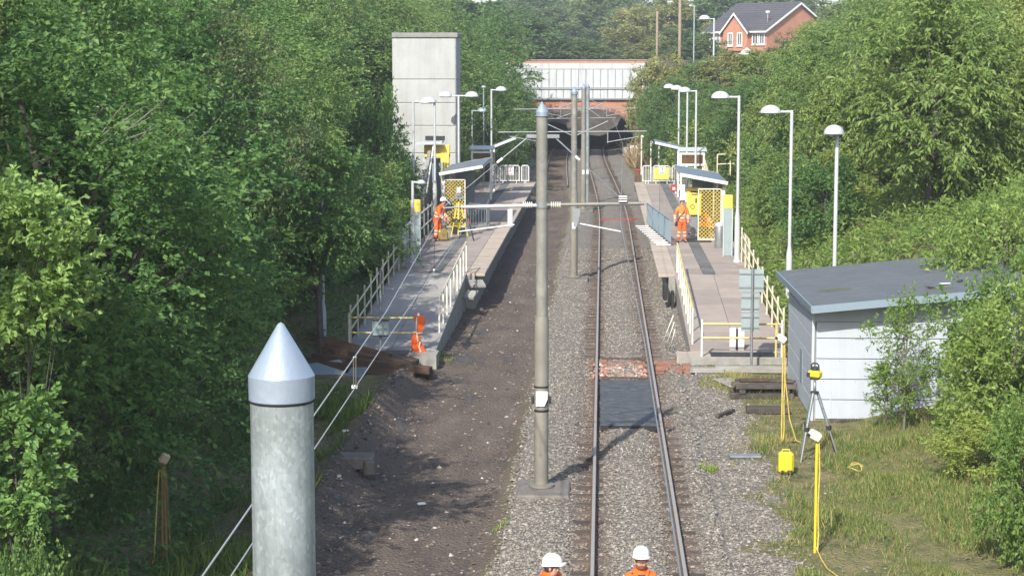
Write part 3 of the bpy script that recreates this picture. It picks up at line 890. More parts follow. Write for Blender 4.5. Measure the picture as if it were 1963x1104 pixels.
stone_field('rubble', 'pale broken stones filling the gap in the brick crossing', np.stack([X, Y, np.full(nn, -0.08)], -1), rng.uniform(0.03, 0.09, nn), [M['rubble']], np.zeros(nn, int))

# ------------------------------------------------------------------ platforms and ramps
PZ = 0.92
RAMP_T, RAMP_B = 63.2, 51.4
XL, XR = -3.95, 1.90


def platform(name, label, side):
    """side -1: left of the line, +1: right"""
    root = empty(name, (0, 0, 0))
    tag(root, label, kind='structure')
    e = XL if side < 0 else XR
    s = side
    wid = 3.35
    back = e + s * wid
    y0, y1 = 63.0, 112.5
    # wall under the coping and solid core
    c = MB()
    xa, xb = e + s * 0.35, back
    c.box(((xa + xb) / 2, (y0 + y1) / 2, (PZ - 0.10) / 2 - 0.35), (abs(xb - xa), y1 - y0, PZ - 0.10 + 0.7))
    c.build('platform_wall', M['conc2'], root)
    # coping stones
    st = cube_mesh('coping_stone', (0.62, 0.985, 0.10), M['edge'], 0.012)
    sl = cube_mesh('paving_slab', (0.885, 0.985, 0.07), M['slab'], 0.006)
    ta = cube_mesh('tactile_slab', (0.42, 0.985, 0.07), M['tactile'], 0.006)
    far = MB()
    for k, y in enumerate(np.arange(y0 + 0.5, y1, 1.0)):
        near = y < 113
        def put(n_, me, x, z, dims, mi):
            jz = random.uniform(-.003, .003)
            if near: link_mesh(n_, me, root, (x, y, z + jz), (0, 0, random.uniform(-.004, .004)))
            else: far.box((x, y, z), dims, m=mi)
        put('coping_stone', st, e + s * 0.31, PZ - 0.05, (0.62, 0.985, 0.10), 0)
        put('paving_slab', sl, e + s * (0.625 + 0.445), PZ - 0.035, (0.885, 0.985, 0.07), 1)
        put('tactile_slab', ta, e + s * (0.625 + 0.89 + 0.215), PZ - 0.033, (0.42, 0.985, 0.07), 2)
        x2 = e + s * (0.625 + 0.89 + 0.43 + 0.445)
        for q in range(1):
            put('paving_slab', sl, x2, PZ - 0.035, (0.885, 0.985, 0.07), 1)
        put('paving_slab', sl2, e + s * (0.625 + 1.32 + 0.885 + 0.26), PZ - 0.035, (0.50, 0.985, 0.07), 1)
    o = far.build('far_paving', [M['edge'], M['slab'], M['tactile']], root); o['kind'] = 'stuff'
    # ramp: from the platform end down to the ground, behind the coping line
    xi, xo = e + s * (0.55 if side > 0 else 0.62), e + s * 3.15
    core = MB()
    core.prism([(RAMP_B, -0.35), (y0, -0.35), (y0, PZ - 0.08), (RAMP_B, 0.02)], min(xi, xo) + 0.02, max(xi, xo) - 0.02, 'X')
    core.build('ramp_wall', M['conc2'], root)
    n = 9
    ang = math.atan2(PZ - 0.10, y0 - RAMP_B)
    ln = math.hypot(PZ - 0.10, y0 - RAMP_B) / n
    for k in range(n):
        t = (k + 0.5) / n
        y = RAMP_B + (y0 - RAMP_B) * t
        z = 0.10 + (PZ - 0.10) * t
        for q in range(2):
            w = abs(xo - xi) / 2
            x = min(xi, xo) + w * (q + 0.5)
            m_ = M['rampslab'] if side < 0 else M['slab']
            MB().box((0, 0, 0), (w - 0.012, ln - 0.015, 0.07), bev=0.006).build('paving_slab', m_, root, (x, y, z - 0.035), (ang, 0, 0))
    # end of the high platform beside the ramp
    return root


sl2 = cube_mesh('paving_slab', (0.50, 0.985, 0.07), M['slab'], 0.006)
pl_left = platform('platform', 'left hand platform, in part shadow, with a sloping ramp down to the ground', -1)
pl_right = platform('platform', 'right hand platform in full sun with a sloping ramp down to the ground', 1)
# landing at the foot of each ramp
MB().box((3.42, 50.95, 0.0), (2.75, 1.0, 0.17)).build('landing', M['edge'], pl_right)
MB().box((3.55, 50.38, -0.03), (2.9, 0.12, 0.26), bev=0.01).build('kerb', M['conc2'], pl_right)
MB().box((3.85, 50.9, 0.095), (1.75, 0.7, 0.02)).build('black_mat', M['black'], pl_right)
MB().box((-5.75, 50.95, -0.15), (2.5, 0.9, 0.44)).build('landing', M['conc2'], pl_left)
MB().box((-5.75, 50.8, 0.09), (0.9, 0.7, 0.02)).build('black_mat', M['black'], pl_left)
# broken end of the left coping
MB().box((-4.2, 62.6, 0.62), (0.5, 0.6, 0.08), 0.25, rx=0.2).build('loose_slab', M['conc2'], pl_left)
MB().box((-4.35, 61.7, 0.35), (0.4, 0.5, 0.08), -0.3, rx=0.35).build('loose_slab', M['conc2'], pl_left)
# open brackets under the right platform end
k = MB()
k.box((2.1, 62.3, 0.45), (0.12, 1.2, 0.5)).box((2.35, 62.0, 0.2), (0.1, 0.8, 0.5))
k.build('end_bracket', M['black'], pl_right)


# ------------------------------------------------------------------ railings
cyl = {}
def cyl_mesh(name, material, n=8):
    key = (name, material.name)
    if key not in cyl:
        cyl[key] = MB().lathe([(1, 0), (1, 1)], n=n).mesh(name, material)
    return cyl[key]


def stick(name, p0, p1, r, material, parent):
    """a straight round bar as a part of its own"""
    p0, p1 = Vector(p0), Vector(p1)
    d = p1 - p0
    o = link_mesh(name, cyl_mesh(name, material), parent, p0)
    o.rotation_euler = d.to_track_quat('Z', 'Y').to_euler()
    o.scale = (r, r, d.length)
    return o


def railing(label, a, b, n, h=1.0, rails=(1.0, 0.5), pr=0.028, rr=0.024, pm='cream', rm='cream', group='handrails of the platform ramps', ext=0.0, over=0.1):
    a, b = Vector(a), Vector(b)
    t = empty('handrail', a, 0, label, 'handrail', group)
    for k in range(n):
        p = a.lerp(b, k / (n - 1))
        stick('post', p - a, p - a + Vector((0, 0, h + over * (rails[0] < h))), pr, M[pm], t)
    for q in rails:
        stick('rail', Vector((0, 0, q)), b - a + Vector((0, 0, q)), rr, M[rm], t)
    return t


def ramp_z(y):
    return 0.10 + (PZ - 0.10) * (y - RAMP_B) / (63.0 - RAMP_B)


railing('pale yellow handrail along the outer left side of the left ramp', (-6.98, 51.5, 0.1), (-6.98, 65.5, PZ), 10, 1.12, (0.98, 0.52), 0.03, 0.028, 'cream', 'cream')
railing('cream handrail on the track side of the left ramp', (-4.68, 53.6, ramp_z(53.6)), (-4.62, 63.6, PZ), 9, 0.98, (1.0,), 0.03, 0.028, 'paleyellow', 'cream')
railing('yellow and white handrail on the track side of the right ramp', (2.55, 52.3, ramp_z(52.3)), (2.55, 63.5, PZ), 9, 1.0, (1.0,), 0.028, 0.034, 'paleyellow', 'creamyellow')
railing('cream handrail along the bank side of the right ramp', (4.98, 51.2, 0.1), (4.98, 67.0, PZ), 10, 1.15, (1.0, 0.55), 0.03, 0.028, 'cream', 'cream')
# fences closing the foot of the ramps
g1 = railing('low yellow barrier rail across the foot of the left ramp', (-6.98, 51.2, 0.08), (-5.05, 51.2, 0.08), 2, 0.95, (0.92, 0.5), 0.03, 0.026, 'paleyellow', 'creamyellow', 'barrier rails at the foot of the ramps')
g2 = railing('low yellow barrier rail across the foot of the right ramp', (2.72, 50.55, 0.08), (4.88, 50.55, 0.08), 2, 0.92, (0.9, 0.52), 0.034, 0.028, 'white', 'creamyellow', 'barrier rails at the foot of the ramps')
stick('post', (2.0, 0, 0), (2.0, 0, 0.95), 0.03, M['creamyellow'], g2)
t = empty('notice_board', (3.62, 51.55, 0.1), 0, 'pair of white upright boards behind the yellow rail at the right ramp', 'board')
MB().box((0, 0, 0.33), (0.17, 0.03, 0.62), bev=0.005).build('panel', M['white'], t)
MB().box((0.235, 0, 0.33), (0.17, 0.03, 0.62), bev=0.005).build('panel', M['white'], t)
MB().box((0.118, 0.02, 0.3), (0.05, 0.03, 0.60)).build('post', M['dark'], t)
# higher railings at the stepped path right of the shelters
t = railing('cream handrail of the stepped path behind the right shelter', (5.0, 83, PZ), (5.25, 98, 2.1), 8, 1.1, (1.1, 0.6), 0.035, 0.03, 'cream', 'cream', 'handrails of the side paths')
railing('pale handrail climbing the bank beyond the right shelter', (5.9, 97, 2.2), (8.5, 96, 2.4), 5, 1.1, (1.1, 0.6), 0.035, 0.03, 'cream', 'cream', 'handrails of the side paths')
railing('grey parapet rail along the back of the left platform', (-7.1, 66.0, PZ), (-7.1, 78.0, PZ), 8, 1.25, (1.2, 0.6), 0.035, 0.03, 'steel', 'white', 'handrails of the side paths')
t = empty('panel_fence', (-7.12, 64.2, PZ), 0, 'white grey panelled fence beside the totem on the left platform', 'fence')
for k in range(6):
    MB().box((0, 0.3 + k * 0.75, 0.55), (0.05, 0.72, 1.1), bev=0.01).build('panel', M['lampwhite'], t)
t = empty('panel_fence', (5.1, 66.8, PZ), 0, 'cream panelled fence behind the tall lamp on the right platform', 'fence')
for k in range(4):
    MB().box((0, -1.2 + k * 0.62, 0.5), (0.05, 0.58, 1.0), bev=0.01).build('panel', M['cream'], t)

# ------------------------------------------------------------------ lift tower
tw = empty('lift_tower', (-8.52, 90.0, PZ), 0, 'pale concrete lift tower with a dark flat coping', 'tower')
TWX, TWY = 3.08, 2.4
zs = [-1.5, 3.35, 4.6, 5.0 + .85, 6.95, 8.42]
zs = [-1.5, 2.75, 4.06, 5.15, 6.27, 8.22]
for a, b in zip(zs[:-1], zs[1:]):
    MB().box((0, TWY / 2, (a + b) / 2), (TWX, TWY, b - a - 0.035), bev=0.02).build('concrete_panel', M['concrete'], tw)
MB().box((0, TWY / 2, 3.4), (TWX - 0.06, TWY - 0.06, 9.5)).build('core', M['conc2'], tw)
MB().box((0.02, TWY / 2, 8.36), (TWX + 0.08, TWY + 0.06, 0.24), bev=0.03).build('coping', M['coping'], tw)
MB().box((TWX / 2 - 0.05, -0.03, 4.2), (0.06, 0.05, 8.0)).build('drainpipe', M['steel'], tw)
# yellow doorway frame at its foot
fr = empty('entrance_frame', (-7.75, 88.0, PZ), 0, 'square yellow portal frame in front of the lift tower', 'frame')
MB().box((0, 0, 2.95), (1.2, 0.35, 0.58), bev=0.02).build('beam', M['yellow'], fr)
MB().box((0.38, -0.2, 1.45), (0.40, 0.3, 2.85), bev=0.02).build('pillar', M['yellow'], fr)
MB().box((-0.55, 0.1, 1.35), (0.25, 0.3, 2.6)).build('pillar', M['lampwhite'], fr)
MB().box((0.0, 0.25, 1.3), (0.8, 0.1, 2.6)).build('door', M['bluegrey'], fr)
MB().box((0.38, -0.36, 1.3), (0.12, 0.03, 0.4)).build('button_panel', M['dark'], fr)
MB().box((-0.35, -0.3, 3.36), (1.3, 0.9, 0.12), ry=-0.05).build('canopy', M['lampwhite'], fr)
MB().box((-0.1, 0.02, 3.55), (0.9, 0.3, 0.2)).build('canopy_box', M['dark'], fr)
# sloping glazed stair side
st = empty('stair_screen', (-9.3, 83.5, PZ), 0, 'sloping grey stair cheek wall left of the yellow portal', 'stair wall')
MB().prism([(0, 0), (4, 0), (4, 3.0), (3.4, 3.0), (0, 1.1)], 1.2, 1.35, 'X').build('cheek_wall', M['conc2'], st)
stick('handrail', (1.45, 0.1, 1.3), (1.45, 3.6, 3.2), 0.04, M['white'], st)
MB().box((1.9, 3.4, 1.25), (0.08, 0.9, 2.5)).build('glazing', M['clear'], st)

# ------------------------------------------------------------------ road bridge and tunnel mouth
BY = 160.0
bx = at(1120, 200, Y=BY).x
zb = lambda py, Y=BY: at(1120, py, Y=Y).z
bw = empty('road_bridge', (0, 0, 0), 0, 'brick arch road bridge with white panelled parapet across the line', 'bridge')
xl, xr = at(985, 200, Y=BY).x, at(1245, 200, Y=BY).x
zt, zpb = zb(192), -0.6
arch = []
ax0, ax1 = at(1000, 260, Y=BY).x, at(1217, 260, Y=BY).x
acx, ar = (ax0 + ax1) / 2, (ax1 - ax0) / 2
zc_, zs_ = zb(207), zb(262)
for k in range(0, 25):
    t = math.pi * k / 24
    arch.append((acx - ar * math.cos(t), zs_ + (zc_ - zs_) * math.sin(t) ** 0.75 if 0 < k < 24 else zs_))
w = MB()
top = [(x, zt) for x, z in arch]
for y in (BY, BY + 5):
    for k in range(24):
        q = [(arch[k][0], y, arch[k][1]), (arch[k + 1][0], y, arch[k + 1][1]), (arch[k + 1][0], y, zt), (arch[k][0], y, zt)]
        w.add(q, [(0, 1, 2, 3)])
        if y > BY: w.add([(arch[k][0], BY, zt), (arch[k + 1][0], BY, zt), (arch[k + 1][0], y, zt), (arch[k][0], y, zt)], [(0, 1, 2, 3)])
    w.add([(xl - 6, y, zpb), (ax0, y, zpb), (ax0, y, zt), (xl - 6, y, zt)], [(0, 1, 2, 3)])
    w.add([(ax1, y, zpb), (xr + 5, y, zpb), (xr + 5, y, zt), (ax1, y, zt)], [(0, 1, 2, 3)])
w.build('brick_face', M['brickwall'], bw)
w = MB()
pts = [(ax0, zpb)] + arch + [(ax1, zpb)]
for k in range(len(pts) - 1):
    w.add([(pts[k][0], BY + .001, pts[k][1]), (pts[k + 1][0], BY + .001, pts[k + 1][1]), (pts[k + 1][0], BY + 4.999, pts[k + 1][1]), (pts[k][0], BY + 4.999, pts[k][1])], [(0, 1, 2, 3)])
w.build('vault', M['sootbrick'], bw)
# ring of arch bricks
vous = MB().box((0, 0, 0), (0.36, 0.10, 0.30), bev=0.01).mesh('brick', M['brick'])
for k in range(1, 24):
    x, z = arch[k]
    x2, z2 = arch[k + 1]; x0, z0 = arch[k - 1]
    link_mesh('brick', vous, bw, (x, BY - 0.03, z + 0.14), (0, -math.atan2(z2 - z0, x2 - x0), 0))
# deck slab, panels, coping
MB().box(((xl + xr) / 2, BY + 2.5, zt + 0.06), (xr - xl + 8, 5.3, 0.12)).build('string_course', M['bridgerib'], bw)
px_l, px_r = at(968, 150, Y=BY).x, at(1250, 150, Y=BY).x
npan = 20
z1, z2, z3, z4, z5 = zb(189), zb(171.5), zb(168.5), zb(133), zb(122)
wp = (px_r - px_l) / npan
lo = cube_mesh('white_panel', (wp - 0.06, 0.12, z2 - z1 - 0.03), M['bridgepanel'], 0.01)
hi = cube_mesh('white_panel', (wp - 0.06, 0.12, z4 - z3 - 0.03), M['bridgepanel'], 0.01)
rib = cube_mesh('rib', (0.075, 0.2, z4 - z3), M['bridgerib'])
for k in range(npan):
    x = px_l + wp * (k + .5)
    link_mesh('white_panel', lo, bw, (x, BY - 0.12, (z1 + z2) / 2))
    link_mesh('white_panel', hi, bw, (x, BY - 0.04, (z3 + z4) / 2))
    link_mesh('rib', rib, bw, (x - wp / 2, BY - 0.05, (z3 + z4) / 2))
    MB().box((x - wp / 2, BY - 0.1, (z1 + z2) / 2), (0.04, 0.1, z2 - z1)).build('rib', M['bridgerib'], bw)
L_ = px_r - px_l
MB().box(((px_l + px_r) / 2, BY - 0.10, (z2 + z3) / 2), (L_, 0.32, z3 - z2 + 0.02)).build('flange', M['bridgerib'], bw)
MB().box(((px_l + px_r) / 2, BY - 0.12, z1 - 0.05), (L_, 0.34, 0.10)).build('flange', M['bridgerib'], bw)
MB().box(((px_l + px_r) / 2, BY + 0.1, (z4 + z5) / 2 + 0.03), (L_, 0.4, z5 - z4 - 0.04)).build('parapet_band', M['bridgepanel'], bw)
MB().box(((px_l + px_r) / 2, BY + 0.1, z4 + 0.01), (L_, 0.44, 0.05)).build('flange', M['bridgerib'], bw)
MB().box(((px_l + px_r) / 2, BY + 0.2, z5 + 0.11), (L_ - .3, 0.4, 0.22)).build('brick_parapet', M['brickwall'], bw)
MB().box(((px_l + px_r) / 2, BY + 0.2, z5 + 0.27), (L_ - .1, 0.5, 0.10), bev=0.02).build('coping', M['coping'], bw)
MB().box(((px_l + px_r) / 2, BY + 2.7, (z2 + zt) / 2 + 0.6), (L_, 5.0, 0.6)).build('deck', M['conc2'], bw)
MB().box(((px_l + px_r) / 2, BY + 5.2, (zt + z5) / 2), (L_, 0.3, z5 - zt)).build('far_parapet', M['bridgepanel'], bw)

# second brick wall; ragged opening outline follows the light and shade under the arch
HY = 174.0
hw = empty('tunnel_headwall', (0, 0, 0), 0, 'sunlit weathered brick headwall, dark tunnel opening cut to the shade outline, behind the bridge', 'tunnel mouth')
def hp(px, py):
    p = at(px, py, Y=HY); return (p.x, p.z)
open_ = [hp(1022, 310), hp(1022, 250), hp(1040, 238), hp(1062, 233), hp(1085, 240), hp(1092, 256), hp(1128, 259), hp(1150, 261), hp(1163, 257), hp(1171, 248), hp(1184, 241), hp(1187, 232), hp(1191, 226), hp(1204, 236), hp(1213, 256), hp(1216, 310)]
mbw = MB()
zT = 8.2
for (a, b) in zip(open_[:-1], open_[1:]):
    if abs(a[0] - b[0]) < 0.02: continue
    mbw.add([(a[0], HY, a[1]), (b[0], HY, b[1]), (b[0], HY, zT), (a[0], HY, zT)], [(0, 1, 2, 3)])
    mbw.add([(a[0], HY, a[1]), (b[0], HY, b[1]), (b[0], HY + 0.6, b[1]), (a[0], HY + 0.6, a[1])], [(0, 1, 2, 3)])
mbw.add([(-22, HY, -1), (open_[0][0], HY, -1), (open_[0][0], HY, zT), (-22, HY, zT)], [(0, 1, 2, 3)])
mbw.add([(open_[-1][0], HY, -1), (14, HY, -1), (14, HY, zT), (open_[-1][0], HY, zT)], [(0, 1, 2, 3)])
mbw.build('brick_face', M['sootbrick'], hw)
t_ = MB()
xa, xb = open_[0][0] - .1, open_[-1][0] + .1
t_.box(((xa + xb) / 2, HY + 8.6, 1.6), (xb - xa, 0.2, 5.4))
t_.box((xa, HY + 4.6, 1.6), (0.2, 8.2, 5.4)).box((xb, HY + 4.6, 1.6), (0.2, 8.2, 5.4)).box(((xa + xb) / 2, HY + 4.6, 4.4), (xb - xa, 8.2, 0.2))
t_.box(((xa + xb) / 2, HY + 4.8, -0.35), (xb - xa, 8.0, 0.1))
t_.build('tunnel_lining', M['soot'], hw)
# low wall and white gate post right of the mouth
p = at(1190, 284, Y=157)
tag(MB().box((0, 0, 0.3), (1.2, 0.4, 1.3), bev=0.02).build('retaining_wall', M['conc2'], None, (at(1172, 295, Y=158).x + 1.6, 158, 0)), 'low pale concrete wall at the right foot of the bridge arch', 'wall')
t = empty('sign_board', (at(1216, 280, Y=150).x, 150, float(hgt(at(1216, 280, Y=150).x, 150))), 0, 'blank white board on short legs at the right of the tunnel mouth', 'board')
MB().box((0, 0, 0.95), (0.62, 0.06, 0.95), bev=0.01).build('panel', M['white'], t)
for s in (-.22, .22):
    stick('leg', (s, 0.02, -0.3), (s, 0.02, 0.5), 0.04, M['paleyellow'], t)
for k, (px, py, hh, lb) in enumerate(((1230, 262, 2.0, 'slim cream post next to the white board'), (1248, 272, 1.8, 'slim cream post farther right of the white board'), (1263, 283, 1.1, 'short forked cream post behind the right barrier'))):
    p = at(px, py, Y=135)
    z = float(hgt(p.x, 135))
    t = empty('marker_post', (p.x, 135, z - 0.2), 0, lb, 'post', 'cream posts beside the tunnel mouth')
    stick('post', (0, 0, 0), (0, 0, p.z - z + 0.2), 0.05, M['paleyellow'], t)
    MB().box((0.05, 0, p.z - z + 0.2), (0.2, 0.1, 0.16), ry=0.4).build('cap', M['paleyellow'], t)
t = empty('cabinet', (at(1222, 345, Y=118).x, 118, -0.2), 0, 'small dark brown wooden box beside the right barrier', 'box')
MB().box((0, 0, 0.75), (0.35, 0.5, 1.4), bev=0.02).build('body', M['timber'], t)
MB().box((0, 0, 1.5), (0.42, 0.56, 0.1), bev=0.02).build('lid', M['red'], t)
# ------------------------------------------------------------------ woods and bushes
# the shaded wood left of the line: rows back from the edge
LOOK = {'broad': 'broad leaved dark green tree', 'ash': 'paler tree with slender leaves', 'thorn': 'small leaved thorn tree', 'dense': 'rounded mid green tree', 'cherry': 'tree with long drooping leaves', 'bush': 'dark leafy bush', 'lightbush': 'light leafy bush'}
GL = 'trees of the wood left of the line'
LL = 'dense dark green tree in the mixed wood on the bank left of the line'
def left_edge(Y):
    """trees stand left of this; towards the tower the wood keeps clear of the view"""
    return float(np.interp(Y, [24, 40, 47, 53, 62, 80, 92, 100, 150], [-6.9, -7.0, -7.4, -8.6, -9.6, -11.8, -14.2, -12.5, -11.0]))

for Y0 in np.arange(26, 150, 4.6):
    for k in range(4 if Y0 < 95 else 3):
        Y = Y0 + random.uniform(-1.4, 1.4)
        if 84 < Y < 97 and k == 0:
            continue
        X = left_edge(Y) - 2.0 - 4.0 * k + random.uniform(-0.9, 0.9)
        hh = (7.6 + 1.2 * k) * random.uniform(0.88, 1.2) + (1.0 if Y > 70 else 0)
        kd = random.choice(['broad', 'broad', 'ash', 'broad', 'thorn']) if Y < 62 else random.choice(['dense', 'dense', 'ash', 'broad'])
        if -X * F_PX / Y > 1156 + 330 and k > 1:
            continue
        ar = 'above the excavated bed' if Y < 40 else 'beside the ramp foot' if Y < 56 else 'behind the ramp railing' if Y < 72 else 'left of the lift tower' if Y < 97 else 'beyond the lift tower'
        dp = ('edging the left wood', 'second rank of the left wood', 'deep in the left wood', 'back of the left wood')[k]
        plant(kd, X, Y, hh, random.uniform(2.5, 3.3), label=LOOK[kd] + ' ' + dp + ', ' + ar, group=GL)
# low bushes that close the edge of the wood down to the ground
GLB = 'bushes along the edge of the left wood'
LLB = 'low dark leafy bush at the foot of the wood left of the ramp'
for Y in np.arange(34, 88, 2.7):
    X = float(np.interp(Y, [24, 33, 40, 52, 64, 80, 88], [-9.0, -9.2, -9.4, -9.4, -9.0, -9.6, -10.0])) + random.uniform(-0.5, 0.3)
    plant('bush', X, Y, random.uniform(2.2, 3.6), random.uniform(1.3, 1.9), label='low dark bush at the foot of the left wood, ' + ('beside the brown stake' if Y < 40 else 'behind the timber heap' if Y < 52 else 'along the left ramp railing' if Y < 66 else 'near the left platform shelter'), group=GLB, name='bush', cat='bush')
# two branches of young growth reaching in at the left frame edge in full sun
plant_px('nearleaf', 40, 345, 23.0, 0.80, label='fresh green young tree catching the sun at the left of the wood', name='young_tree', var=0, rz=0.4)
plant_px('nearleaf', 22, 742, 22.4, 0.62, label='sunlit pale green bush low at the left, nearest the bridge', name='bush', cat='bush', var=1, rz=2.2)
# trees outside the frame, left of and behind the bridge the picture is taken from: they shade the lower left
for X, Y, hh in ((-13.4, 20.5, 11), (-12.8, 16.5, 12.5), (-15.4, 13, 13), (-17.5, 18, 12), (-16.5, 7, 14), (-20, 11, 14)):
    plant('broad', X, Y, hh, 3.4, label='tall leafy tree beside the bridge, left of the line', group='trees beside the near bridge')
plant('broad', 8.2, 22.5, 7.0, 2.1, label='bushy tree right of the line beside the near bridge', zbase=0.3)

# around the tower and beyond it, left
for px, pt, Y, r, kd, lb in (
        (790, 60, 108, 3.6, 'dense', 'tall mid green tree rising just behind the pale lift tower'),
        (700, 25, 100, 3.6, 'dense', 'tall tree left of the lift tower, its top above the tower roof'),
        (930, 118, 118, 2.6, 'dense', 'leafy tree right of the lift tower, behind the white platform lamp'),
        (905, 70, 126, 3.2, 'dense', 'bushy tree standing between the lift tower and the road bridge'),
        (955, 22, 150, 3.3, 'dense', 'round light green tree left of the road bridge parapet'),
        (930, 30, 165, 4.4, 'far', 'tall tree behind the light green one, left of the road bridge'),
        (985, 140, 143, 1.5, 'dense', 'dark bush hanging over the left end of the road bridge'),
        (985, 210, 138, 1.6, 'bush', 'low bush under the left end of the road bridge'),
        (860, 22, 140, 4.2, 'dense', 'tall tree showing above the right shoulder of the lift tower'),
        (818, 8, 152, 4.4, 'far', 'tree top far behind the roof of the lift tower')):
    plant_px(kd, px, pt, Y, r, label=lb)
plant('bush', -8.6, 99.5, 2.8, 1.4, label='sunlit yellow green bush behind the left platform shelters', name='bush', cat='bush')
plant('lightbush', -8.9, 104.5, 3.4, 1.6, label='light leafy bush right of the lift tower foot', name='bush', cat='bush')
# leaves that hang in front of the tower's lower left side
for px, pt, Y, r, lb in ((722, 175, 76, 1.3, 'slender tree whose leaves overlap the left side of the lift tower'),
                         (728, 340, 71, 1.1, 'leafy bush beside the post at the head of the left ramp'),
                         (700, 400, 64, 1.4, 'leafy bush left of the upper left ramp railing')):
    plant_px('bush', px, pt, Y, r, label=lb, name='bush', cat='bush')

# wooded slope right of the line
GR = 'trees of the wood right of the line'
LR = 'leafy tree with drooping leaves on the wooded slope right of the line'
for Y0 in np.arange(60, 150, 5.0):
    for k in range(5):
        Y = Y0 + random.uniform(-1.5, 1.5)
        X = float(np.interp(Y, [60, 75, 100, 150], [11.0, 10.6, 9.0, 7.2])) + 4.2 * k + random.uniform(-1, 1)
        px = VPX + X * F_PX / Y
        if px > 2080:
            continue
        top = float(np.interp(px, [1200, 1300, 1360, 1440, 1500, 1580, 1700, 1963], [150, 120, 128, 140, 100, 40, -40, -70]))
        top += random.uniform(0, 150) if k < 2 else random.uniform(0, 60)
        zt = at(px, top, Y=Y).z
        hh = zt - float(hgt(X, Y))
        if hh < 1.2:
            continue
        hh = min(hh, 12)
        kd = 'ash' if random.random() < .15 else 'cherry' if random.random() < (0.93 if px > 1440 else 0.5) and Y < 118 else 'dense'
        ar = 'near the platform lamps' if px < 1440 else 'above the bank lamps' if px < 1600 else 'above the shed roof' if px < 1780 else 'by the right edge'
        dp = 'low on the right slope' if k == 0 else 'halfway up the right slope' if k < 3 else 'high on the right slope'
        plant(kd, X, Y, hh, min(3.2, max(1.5, hh * 0.42)), label=LOOK[kd] + ' ' + dp + ', ' + ar, group=GR)
GRB = 'bushes on the slope above the right platform'
LRB = 'sunlit green bush on the slope right of the platform fence'
for Y in np.arange(66, 150, 3.1):
    X = float(bank_start_r(Y)) + random.uniform(2.2, 3.4)
    kd = random.choice(['lightbush', 'bush'])
    plant(kd, X, Y, random.uniform(1.6, 3.0) + (0.8 if Y > 95 else 0), random.uniform(1.3, 1.9), label=LOOK[kd] + ' on the slope right of the platform, ' + ('behind the tallest lamp' if Y < 76 else 'beside the shelter' if Y < 90 else 'beside the stepped path' if Y < 112 else 'between the barrier and the bridge'), group=GRB, name='bush', cat='bush')
for px, pt, Y, r, kd, lb in (
        (1285, 150, 138, 2.2, 'dense', 'tree covering the right end of the road bridge'),
        (1243, 112, 152, 1.6, 'olive', 'low scrub at the very end of the road bridge parapet'),
        (1290, 104, 150, 2.9, 'olive', 'pale scrubby tree on the crest right of the road bridge'),
        (1345, 106, 149, 2.9, 'dense', 'green bush on the crest between the road bridge and the house'),
        (1400, 97, 146, 2.9, 'olive', 'olive bush on the crest below the left windows of the house'),
        (1455, 92, 144, 2.9, 'cherry', 'leafy bush on the crest below the corner of the house'),
        (1262, 160, 141, 1.5, 'dense', 'dark bush against the right end of the white bridge panels'),
        (1292, 215, 122, 1.7, 'dense', 'rounded dark green bush behind the right platform barrier'),
        (1330, 245, 112, 2.0, 'lightbush', 'yellow green bush behind the three slim platform lamps'),
        (1395, 170, 118, 2.8, 'dense', 'mid green tree between the road bridge and the brick house'),
        (1460, 160, 100, 2.6, 'dense', 'mid green tree behind the tall platform lamps on the right'),
        (1655, -10, 190, 4.2, 'far', 'tall dark tree just right of the brick house'),
        (1700, 40, 120, 3.0, 'olive', 'grey green tree on the skyline of the right wood')):
    plant_px(kd, px, pt, Y, r, label=lb)
# bank end by the foot of the slope, right edge of the picture
plant_px('shrub', 1930, 370, 46, 1.7, label='yellow green shrub behind the shed at the right edge', name='shrub', cat='shrub')
plant_px('shrub', 1922, 500, 39.5, 1.38, label='large fresh green shrub covering the right end of the shed', name='shrub', cat='shrub')
plant_px('shrub', 1960, 560, 36.5, 1.5, label='big leafy shrub in front of the right end of the shed, at the right edge', name='shrub', cat='shrub')
plant_px('shrub', 1885, 625, 38.2, 0.75, label='fresh green shrub between the thin shrub and the large one', name='shrub', cat='shrub')
plant_px('shrub', 1905, 800, 35.0, 0.9, label='low leafy shrub at the lower right above the grass', name='shrub', cat='shrub')
plant_px('shrub', 1985, 745, 29.5, 0.85, label='leafy shrub nearest the camera at the lower right edge', name='shrub', cat='shrub')
plant_px('cherry', 1645, 126, 71, 2.0, label='tree hiding the foot of the short dome lamp above the shed')
plant_px('thorn', 10, 575, 26.2, 1.35, label='dull green thorn bush between the two sunlit saplings at the left', name='bush', cat='bush', var=0)
plant_px('highcrown', 612, 265, 49.6, 1.55, label='high crowned tree hiding the head of the left lamp post')
plant_px('wispy', 1738, 560, 40.3, 0.82, label='thin see-through shrub with bare stems before the shed wall', name='shrub', cat='shrub')
plant_px('thorn', 1515, 66, 150, 2.6, label='tree covering the foot of the gable wall of the brick house', var=0)
plant_px('cherry', 1562, 36, 140, 2.8, label='tree hiding the right end of the gable of the brick house')
plant('bush', at(12, 950, Y=21.6).x, 21.6, 2.3, 0.62, label='dark bush in the lower left corner beside the brown stake', name='bush', cat='bush')
plant_px('wispy', 1700, 690, 40.6, 0.5, label='small thin sapling left of the bare stemmed shrub', name='shrub', cat='shrub')

